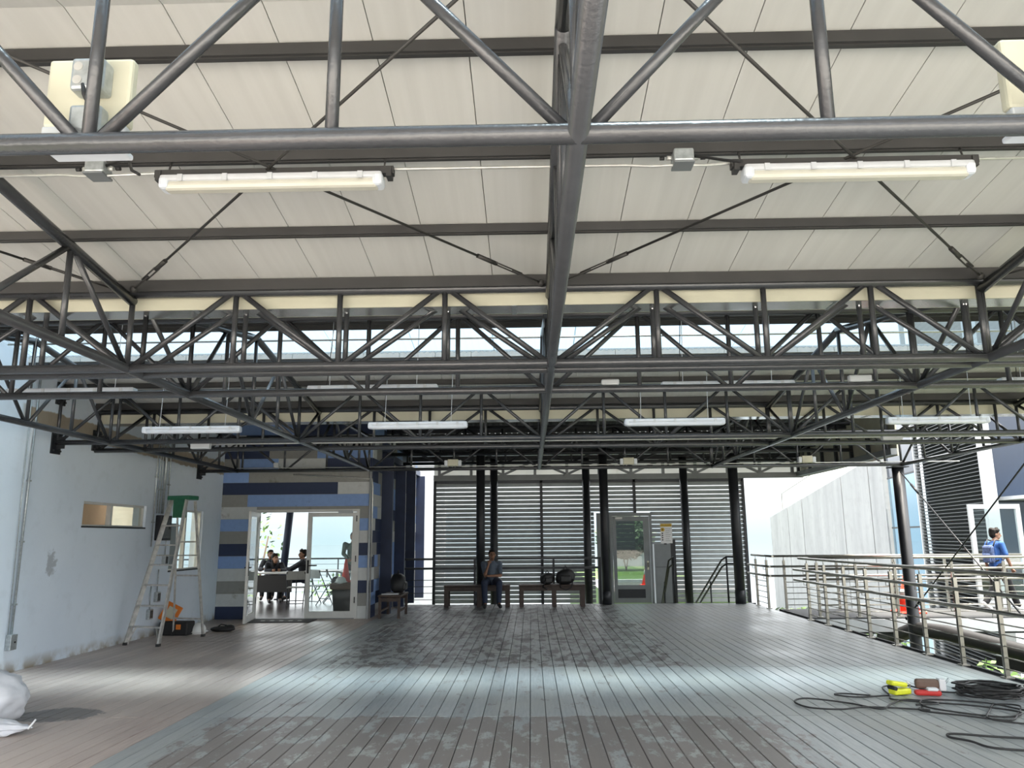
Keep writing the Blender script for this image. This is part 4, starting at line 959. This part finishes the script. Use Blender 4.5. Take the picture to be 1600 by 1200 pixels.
for a in (-.19, .19): MB().cbox((a, 0, .14), (.03, .9, .04)).build('stretcher', 'wood_dark', st); 
for b_ in (-.45, .45): MB().cbox((0, b_, .36), (.36, .03, .07)).build('apron', 'wood_dark', st)
tag(MB().rbox((0, 0, .006), (.34, .30, .012), .003, Matrix.Rotation(.2, 3, 'Z')).rbox((.03, .02, .015), (.26, .22, .006), .002, Matrix.Rotation(-.1, 3, 'Z')).build('papers', 'paper', None, (-2.86, 15.95, .451)), 'white papers lying on the low wooden seat', 'papers')
def bag(lab, loc, s_, rz=0, strap=True, name='backpack'):
    t = thing(name, lab, 'bag', loc, rz, None)
    bm = bmesh.new(); bmesh.ops.create_icosphere(bm, subdivisions=3, radius=1)
    from mathutils import noise as mn_
    for v in bm.verts:
        p = v.co.copy(); q = Vector([math.copysign(abs(c_) ** .72, c_) for c_ in p]); k_ = 1 + .13 * mn_.noise(p * 2.3 + Vector(loc))
        v.co = Vector((q.x * .21 * s_ * k_ * (1 - .22 * max(0, p.z)), q.y * .13 * s_ * k_, .165 * s_ + q.z * .165 * s_ * k_ + .02 * s_ * p.x))
        v.co.z = max(v.co.z, 0)
    mb_ = bpy.data.meshes.new('bag_body'); bm.to_mesh(mb_); bm.free(); mb_.polygons.foreach_set('use_smooth', [True] * len(mb_.polygons)); link('body', mb_, 'black', t)
    MB().rbox((0, -.12 * s_, .12 * s_), (.24 * s_, .08 * s_, .15 * s_), .03 * s_).build('pocket', 'rubber', t)
    MB().path([(-.05 * s_, 0, .33 * s_), (0, 0, .40 * s_), (.05 * s_, 0, .33 * s_)], .012, 6).build('grab_loop', 'black', t)
    if strap: MB().path([(-.14 * s_, -.16, .12), (-.12 * s_, -.22, -.06), (0, -.24, -.12), (.12 * s_, -.22, -.06), (.16 * s_, -.16, .12)], .014, 6).build('strap', 'black', t)
    return t
bag('round black bag with a strap hanging off the bench', (.78, 18.34, .488), 1.05, 0, True); b2 = bag('black bag slumped left of the round bag on the bench', (.36, 18.36, .488), .78, .4, False, 'slumped_bag'); MB().path([(-.1, -.12, .08), (-.2, -.2, -.05), (-.1, -.22, -.1)], .02, 6).build('strap', 'black', b2)
bag('black bag sitting on the low wooden seat', (-2.78, 16.42, .451), 1.15, PI / 2, False)

# ------------------------------------------------------------------ people
def fleshed(name, mb, m_, parent, vox=.012, it=4):
    me = mb.mesh(name + '_raw'); o = bpy.data.objects.new(name, me); COL.objects.link(o)
    md = o.modifiers.new('r', 'REMESH'); md.mode = 'VOXEL'; md.voxel_size = vox
    ms = o.modifiers.new('s', 'SMOOTH'); ms.factor = .5; ms.iterations = it
    bpy.context.view_layer.update(); ev = o.evaluated_get(bpy.context.evaluated_depsgraph_get()); m3 = bpy.data.meshes.new_from_object(ev); bpy.data.objects.remove(o)
    m3.polygons.foreach_set('use_smooth', [True] * len(m3.polygons)); m3.materials.clear()
    return link(name, m3, m_, parent)
def hand(mb, wrist, d, nrm, s_=1., curl=.5, thumb=1):
    d = Vector(d).normalized(); nrm = Vector(nrm).normalized(); side = d.cross(nrm).normalized(); w_ = Vector(wrist)
    palm = w_ + d * .05 * s_
    mb.cap(w_, palm - side * .014, .024 * s_, .022 * s_); mb.cap(w_ + d * .02, palm + side * .02, .022 * s_, .022 * s_)
    for i, L in enumerate((.060, .072, .068, .054)):
        b_ = palm + side * (.030 - .020 * i) * s_ + d * .022 * s_; m_ = b_ + (d * math.cos(curl) - nrm * math.sin(curl)) * L * .5 * s_; e = m_ + (d * math.cos(curl * 2) - nrm * math.sin(curl * 2)) * L * .5 * s_
        mb.cap(b_, m_, .0095 * s_, .009 * s_); mb.cap(m_, e, .009 * s_, .008 * s_)
    b_ = w_ + d * .03 * s_ + side * .03 * s_ * thumb; m_ = b_ + (d * .6 + side * thumb * .8).normalized() * .035 * s_; e = m_ + (d * .9 + side * thumb * .2).normalized() * .03 * s_
    mb.cap(b_, m_, .012 * s_, .010 * s_); mb.cap(m_, e, .010 * s_, .009 * s_)
def person(lab, loc, rz, J, skin, top, bottom, shoes='black', hair_len=.0, vox=.012, sleeve=.55, cap_=None):
    """J: joints in a local frame facing -Y. sh/el/wr, hip/kn/an/toe as (left, right) pairs; pelvis, chest, neck, head."""
    t = thing('person', lab, 'person', loc, rz)
    V_ = {k: [Vector(p) for p in v] if isinstance(v, list) else Vector(v) for k, v in J.items() if not isinstance(v, (int, float))}
    hd = V_['head']; nk = V_['neck']; R = Matrix.Rotation(J.get('look', 0.), 3, 'Z') @ Matrix.Rotation(J.get('nod_a', 0.), 3, 'X')
    b = MB()
    b.ell(hd + R @ Vector((0, .012, .025)), (.074, .092, .098), 18, 12, R); b.ell(hd + R @ Vector((0, -.022, -.045)), (.055, .062, .065), 16, 10, R)
    b.cap(hd + R @ Vector((0, -.088, .012)), hd + R @ Vector((0, -.103, -.022)), .009, .014)                     # nose
    b.ell(hd + R @ Vector((0, -.083, -.057)), (.024, .012, .008), 10, 6, R)                                      # lips
    for s_ in (-1, 1): b.ell(hd + R @ Vector((s_ * .077, .012, .0)), (.010, .020, .032), 8, 6, R)
    b.cap(hd + R @ Vector((0, .02, -.06)), nk, .050, .056); b.cap(nk, V_['chest'], .06, .11)
    b.cap(V_['chest'], V_['pelvis'], .12, .115)
    for i in range(2):
        b.cap(V_['chest'] + (V_['sh'][i] - V_['chest']) * .3, V_['sh'][i], .075, .055); b.cap(V_['sh'][i], V_['el'][i], .048, .040); b.cap(V_['el'][i], V_['wr'][i], .038, .026)
        d = V_['wr'][i] - V_['el'][i]; hn = J.get('hand', [(0, -1, 0), (0, -1, 0)])[i]
        hand(b, V_['wr'][i], J.get('hdir', [d, d])[i], hn, 1., J.get('curl', .45), 1 if i == 0 else -1)
        b.cap(V_['pelvis'], V_['hip'][i], .10, .085); b.cap(V_['hip'][i], V_['kn'][i], .080, .056); b.cap(V_['kn'][i], V_['an'][i], .054, .036); b.cap(V_['an'][i], V_['toe'][i], .036, .028)
    fleshed('body', b, skin, t, vox, 3)
    c = MB(); c.cap(V_['chest'], V_['pelvis'], .142, .135); c.cap(nk.lerp(V_['chest'], .35), V_['chest'], .085, .13)
    for i in range(2):
        c.cap(V_['chest'] + (V_['sh'][i] - V_['chest']) * .3, V_['sh'][i], .088, .062); e = V_['sh'][i].lerp(V_['el'][i], min(1, sleeve / .55 * .8)); c.cap(V_['sh'][i], e, .061, .054)
        if sleeve > .8: c.cap(V_['sh'][i], V_['el'][i], .064, .055); c.cap(V_['el'][i], V_['el'][i].lerp(V_['wr'][i], .92), .055, .042)
        c.cap(V_['pelvis'], V_['pelvis'].lerp(V_['hip'][i], .7), .13, .11)
    fleshed('shirt', c, top, t, vox, 4)
    c = MB()
    for i in range(2): c.cap(V_['pelvis'] - Vector((0, 0, .03)), V_['hip'][i], .125, .108); c.cap(V_['hip'][i], V_['kn'][i], .100, .076); c.cap(V_['kn'][i], V_['an'][i] + (V_['kn'][i] - V_['an'][i]) * .06, .075, .060)
    fleshed('trousers', c, bottom, t, vox, 4)
    for i in range(2):
        c = MB(); c.cap(V_['an'][i] + (V_['an'][i] - V_['toe'][i]) * .22 - Vector((0, 0, .03)), V_['toe'][i], .043, .040); c.cap(V_['an'][i], V_['an'][i] - Vector((0, 0, .03)), .046, .046); fleshed('shoe', c, shoes, t, vox, 3)
    h = MB(); h.ell(hd + R @ Vector((0, .030, .045)), (.087, .094, .092), 18, 12, R)
    h.ell(hd + R @ Vector((0, .052, .005)), (.082, .068, .088), 16, 10, R)
    h.ell(hd + R @ Vector((0, -.040, .092)), (.066, .052, .036), 14, 8, R)
    if hair_len > 0:
        rr = random.Random(5)
        for k in range(16): h.ell(hd + R @ Vector((rr.uniform(-.06, .06), rr.uniform(-.05, .10), rr.uniform(.07, .12))), rr.uniform(.025, .04), 8, 6)
        if hair_len > .1: h.cap(hd + R @ Vector((0, .07, .02)), hd + R @ Vector((0, .10, -hair_len)), .075, .05)
    fleshed('hair', h, 'hair', t, vox, 2)
    for s_ in (-1, 1):
        ey = MB().ell(hd + R @ Vector((s_ * .032, -.078, .008)), (.013, .007, .008), 8, 6, R).build('eye', 'hair', t)
        MB().ell(hd + R @ Vector((s_ * .032, -.078, .032)), (.018, .007, .004), 8, 6, R).build('eyebrow', 'hair', t)
    return t, V_
seated = dict(pelvis=(0, 0, .58), chest=(0, -.06, .90), neck=(.0, -.09, 1.035), head=(.015, -.15, 1.16), look=.12, nod_a=-.12, sh=[(-.19, -.06, .965), (.19, -.06, .965)], el=[(-.15, -.30, .72), (.20, -.22, .70)], wr=[(-.07, -.29, .95), (-.05, -.34, .70)],
              hdir=[(.10, .10, .9), (-1, -.1, .05)], hand=[(0, -1, .1), (0, -.2, 1)], curl=.9, hip=[(-.10, -.04, .57), (.10, -.04, .57)], kn=[(-.17, -.44, .55), (.17, -.44, .55)], an=[(-.15, -.46, .11), (.16, -.44, .11)], toe=[(-.16, -.62, .045), (.19, -.60, .045)])
person('man in a grey shirt and jeans seated on the bench, hand on chin', (-.93, 18.33, -.0), .06, seated, 'skin_tan', 'shirt_grey', 'jeans', 'black', 0, .011)
walk = dict(pelvis=(0, 0, .90), chest=(0, -.02, 1.24), neck=(0, -.03, 1.41), head=(.0, -.06, 1.535), look=-.45, nod_a=.02, sh=[(-.18, -.0, 1.35), (.18, -.02, 1.35)], el=[(-.24, -.03, 1.09), (.23, .06, 1.09)], wr=[(-.22, -.14, .86), (.22, .02, .86)],
            curl=.5, hip=[(-.09, 0, .87), (.09, 0, .87)], kn=[(-.10, -.16, .48), (.10, .03, .47)], an=[(-.10, -.30, .10), (.10, .30, .16)], toe=[(-.10, -.46, .045), (.10, .18, .05)])
wt, V_ = person('person in a blue short-sleeved shirt with a small backpack walking on the walkway', (9.62, 16.55, 0), math.radians(104), walk, 'skin_light', 'shirt_blue', 'pants_black', 'helmet', .05, .011)
pk = thing('backpack', 'small blue patterned backpack worn by the walking person', 'bag', (9.62, 16.55, 0), math.radians(104)); MB().rbox((0, .165, 1.14), (.25, .10, .36), .05).build('body', 'backpack_print', pk); MB().rbox((0, .22, 1.06), (.19, .05, .18), .025).build('pocket', 'backpack_print', pk)
for s_ in (-1, 1): MB().path([(s_ * .09, .13, 1.28), (s_ * .10, .06, 1.43), (s_ * .11, -.08, 1.40), (s_ * .12, -.145, 1.25), (s_ * .13, -.08, 1.05), (s_ * .10, .12, 1.0)], .016, 6).build('strap', 'black', pk)
lean = dict(pelvis=(0, 0, .56), chest=(0, -.14, .86), neck=(0, -.20, .99), head=(0, -.28, 1.07), look=.3, nod_a=-.3, sh=[(-.18, -.15, .93), (.18, -.15, .93)], el=[(-.22, -.36, .78), (.22, -.36, .78)], wr=[(-.10, -.52, .80), (.10, -.52, .80)], curl=.5,
            hip=[(-.09, -.03, .54), (.09, -.03, .54)], kn=[(-.13, -.42, .50), (.13, -.42, .50)], an=[(-.13, -.42, .10), (.13, -.42, .10)], toe=[(-.13, -.57, .04), (.13, -.57, .04)])
upr = dict(lean, chest=(0, -.04, .90), neck=(0, -.05, 1.04), head=(0, -.08, 1.16), nod_a=-.1, sh=[(-.18, -.05, .97), (.18, -.05, .97)])
person('person in dark clothes leaning over the terrace table, second from left', (-6.6, 20.05, 0), -2.7 + PI, lean, 'skin_tan', 'shirt_dark', 'pants_black', 'black', .15, .016, .95)
person('person in dark clothes sitting behind the terrace table, leftmost', (-7.02, 21.05, 0), .2, upr, 'skin_tan', 'shirt_dark', 'pants_black', 'black', 0, .016, .95)
person('dark-haired person sitting upright by the tilted post', (-6.0, 20.75, 0), -1.2, upr, 'skin_tan', 'shirt_dark', 'jeans', 'black', .05, .016, .95)
stand = dict(pelvis=(0, 0, .95), chest=(0, -.10, 1.30), neck=(0, -.14, 1.47), head=(0, -.20, 1.60), look=0, nod_a=-.3, sh=[(-.20, -.08, 1.42), (.20, -.08, 1.42)], el=[(-.24, -.22, 1.18), (.24, -.22, 1.18)], wr=[(-.12, -.42, 1.06), (.12, -.42, 1.06)], curl=.5,
             hip=[(-.10, 0, .90), (.10, 0, .90)], kn=[(-.11, -.03, .50), (.11, -.03, .50)], an=[(-.11, 0, .10), (.11, 0, .10)], toe=[(-.12, -.16, .04), (.12, -.16, .04)])
person('person in a green jacket standing behind the closed glass leaf', (-4.62, 20.2, 0), .3, stand, 'skin_tan', 'jacket_green', 'pants_black', 'black', 0, .016, .95)

# ------------------------------------------------------------------ terrace furniture
def table(lab, x, y, L, D, m_='table_top', skirt=False):
    t = thing('folding_table', lab, 'table', (x, y, 0), 0, 'terrace tables'); MB().rbox((0, 0, .745), (L, D, .04), .012).build('top', m_, t)
    for sx_ in (-1, 1):
        for sy_ in (-1, 1): T(t, 'leg', (sx_ * (L / 2 - .08), sy_ * (D / 2 - .06), 0), (sx_ * (L / 2 - .08), sy_ * (D / 2 - .06), .73), .014, 'steel_dark', 8)
    if skirt: B(t, 'modesty_panel', (-L / 2 + .02, -D / 2 + .01, .30), (L / 2 - .02, -D / 2 + .03, .70), 'black')
table('white table with a black front panel seen through the open door', -6.45, 19.4, 1.3, .65, 'table_top', True); table('white table further back beside the tilted post', -5.35, 20.3, .9, .6); table('white table in front of the person in the green jacket', -4.35, 19.6, .8, .55)
def folding_chair(lab, loc, rz):
    t = thing('folding_chair', lab, 'chair', loc, rz, 'folding chairs on the terrace')
    MB().rbox((0, -.02, .44), (.40, .40, .025), .01).build('seat', 'chair_grey', t)
    mb = MB(); 
    for i in range(8):
        a0 = -.21 + i * .0525; mb.rbox((a0 + .026, .20 - .0 + abs(a0 + .026) * -.08, .72), (.056, .018, .20), .006)
    mb.build('backrest', 'chair_grey', t)
    for s_ in (-1, 1):
        T(t, 'leg', (s_ * .205, -.24, 0), (s_ * .205, .21, .80), .011, 'steel_dark', 8); T(t, 'leg', (s_ * .19, .26, 0), (s_ * .19, -.10, .44), .011, 'steel_dark', 8)
    T(t, 'crossbar', (-.2, -.17, .12), (.2, -.17, .12), .009, 'steel_dark', 8); T(t, 'crossbar', (-.19, .2, .08), (.19, .2, .08), .009, 'steel_dark', 8)
folding_chair('grey folding chair with its back to the open doorway', (-5.58, 18.65, 0), PI + .2); folding_chair('folding chair behind the meeting stile of the glass doors', (-5.18, 19.25, 0), PI - .6); folding_chair('folding chair seen through the closed glass leaf', (-4.95, 19.75, 0), PI / 2 + .3)
bn = thing('waste_bin', 'dark waste bin with a brown lid behind the closed glass leaf', 'bin', (-3.95, 16.75, 0))
MB().add([(-.20, -.18, 0), (.20, -.18, 0), (.20, .18, 0), (-.20, .18, 0), (-.24, -.22, .52), (.24, -.22, .52), (.24, .22, .52), (-.24, .22, .52)], [(3, 2, 1, 0), (4, 5, 6, 7), (0, 1, 5, 4), (1, 2, 6, 5), (2, 3, 7, 6), (3, 0, 4, 7)]).build('body', 'black', bn); MB().rbox((0, 0, .58), (.58, .52, .14), .04).build('lid', 'lid_brown', bn)
cone((-3.97, 16.80, .65), .48, 'small orange cone standing on the waste bin', .10, 'cone_red', False)
for i, (x, y, m_, lab) in enumerate(((-4.14, 16.68, 'black', 'black hard hat on the waste bin lid'), (-4.02, 16.60, 'helmet', 'white hard hat at the front of the waste bin lid'))):
    t = thing('hard_hat', lab, 'helmet', (x, y, .65)); MB().ell((0, 0, .03), (.11, .12, .10), 14, 8).build('shell', m_, t); MB().lathe([(.13, .01), (.135, .015), (.10, .04)], (0, 0, 0), 18).build('brim', m_, t)
tg = thing('terrace_railing', 'thin wire railing at the back of the terrace', 'railing', (-10.4, 21.9, 0))
T(tg, 'top_rail', (0, 0, 1.02), (7, 0, 1.02), .022, 'steel_dark', 8)
for i in range(6): T(tg, 'wire', (0, 0, .12 + i * .15), (7, 0, .12 + i * .15), .005, 'steel_dark', 6)
for i in range(5): T(tg, 'post', (.2 + i * 1.6, 0, 0), (.2 + i * 1.6, 0, 1.02), .018, 'steel_dark', 8)
tp = thing('tilted_post', 'dark slightly tilted post inside the terrace room', 'post', (-6.55, 20.9, 0)); MB().tube((-.12, 0, 0), (.10, 0, 3.1), .095, None, 14).build('shaft', 'navy', tp); MB().cbox((-.12, 0, .01), (.26, .26, .02)).build('base_plate', 'navy', tp)

# ------------------------------------------------------------------ cables and power tools on the deck
def smooth(pts, k=8):
    P_ = [Vector(p) for p in pts]; out = []
    for i in range(len(P_) - 1):
        p0, p1, p2, p3 = P_[max(i - 1, 0)], P_[i], P_[i + 1], P_[min(i + 2, len(P_) - 1)]
        for j in range(k):
            t = j / k; out.append(.5 * ((2 * p1) + (-p0 + p2) * t + (2 * p0 - 5 * p1 + 4 * p2 - p3) * t * t + (-p0 + 3 * p1 - 3 * p2 + p3) * t ** 3))
    return out + [P_[-1]]
def floor_cable(lab, pts, r=.008):
    z = [.010 + (i % 3) * .006 for i in range(len(pts))]
    return tag(MB().path(smooth([(x, y, zz) for (x, y), zz in zip(pts, z)]), r, 6).build('power_cable', 'rubber'), lab, 'cable', 'loose cables on the deck')
floor_cable('black cable with a long flat loop reaching left across the deck', [(3.55, 7.40), (3.05, 7.50), (2.75, 7.38), (2.52, 7.52), (2.46, 7.74), (2.62, 7.86), (2.95, 7.70), (3.12, 7.42), (3.30, 7.60), (3.55, 7.85), (3.75, 7.65), (3.5, 7.55)])
floor_cable('black cable tangled in wide loops below the yellow tool', [(3.3, 8.05), (3.05, 8.12), (2.95, 8.02), (3.15, 7.97), (3.45, 8.0), (3.4, 7.8), (3.7, 7.72), (4.0, 7.55), (4.25, 7.25), (4.05, 7.12), (3.75, 7.25), (3.55, 7.5), (3.75, 7.85), (4.2, 7.65), (4.35, 7.3), (4.6, 7.15), (5.0, 7.2)])
floor_cable('black cable snaking right from the tangle to the frame edge', [(3.6, 7.6), (3.45, 7.35), (3.7, 7.12), (4.0, 7.0), (4.2, 7.2), (4.4, 7.5), (4.25, 7.62), (4.05, 7.35), (3.85, 7.0), (4.15, 6.85), (4.6, 6.95), (5.0, 7.3)])
floor_cable('black cable arching behind the power tool to the coil', [(3.5, 8.1), (3.6, 8.45), (3.85, 8.5), (4.0, 8.25), (4.3, 8.15), (4.35, 8.4), (4.9, 8.45), (5.05, 8.2)])
floor_cable('black cable making a narrow V at the lower right corner', [(4.2, 6.32), (3.6, 6.42), (3.28, 6.50), (3.22, 6.46), (3.30, 6.30), (3.36, 6.08), (3.75, 6.05), (4.3, 6.1)], .009)
cl = []
rr = random.Random(11)
for i in range(150):
    a = i * .42; r = .27 + rr.uniform(-.05, .05); cl.append((r * 1.05 * math.cos(a), r * .95 * math.sin(a), .012 + .0006 * i + rr.uniform(0, .006)))
cc = thing('cable_coil', 'coiled black cable lying near the railing', 'cable', (4.46, 8.05, 0)); MB().path(cl, .0085, 6).build('coil', 'rubber', cc); MB().path([(.2, -.18, .09), (.27, -.24, .05), (.29, -.2, .02)], .008, 6).build('loose_end', 'rubber', cc)
dt = thing('yellow_tool', 'bright yellow clamp-shaped tool lying on the cables', 'tool', (3.62, 8.12, 0), .3); MB().rbox((0, 0, .035), (.20, .10, .055), .015).build('lower_jaw', 'yellow', dt); MB().rbox((-.02, .01, .105), (.19, .09, .045), .015, Matrix.Rotation(.16, 3, 'Y')).build('upper_jaw', 'yellow', dt); MB().path([(.09, 0, .12), (.13, 0, .09), (.12, 0, .04)], .010, 6).build('white_cord', 'paper', dt); T(dt, 'hinge', (-.085, -.05, .07), (-.085, .05, .07), .02, 'black', 8)
pt = thing('power_drill', 'grey and red power tool lying beside the yellow tool', 'tool', (3.90, 8.14, 0), -.2); MB().rbox((0, 0, .10), (.22, .09, .09), .025).build('motor_body', 'lid_brown', pt); MB().rbox((.13, 0, .10), (.06, .11, .11), .01).build('guard', 'paper', pt); MB().rbox((-.02, -.08, .03), (.24, .08, .05), .02).build('red_handle', 'red', pt); MB().rbox((.02, -.09, .065), (.10, .07, .03), .012).build('cloth_wrap', 'paper', pt); T(pt, 'spindle', (.16, 0, .10), (.21, .03, .15), .01, 'galv', 8)
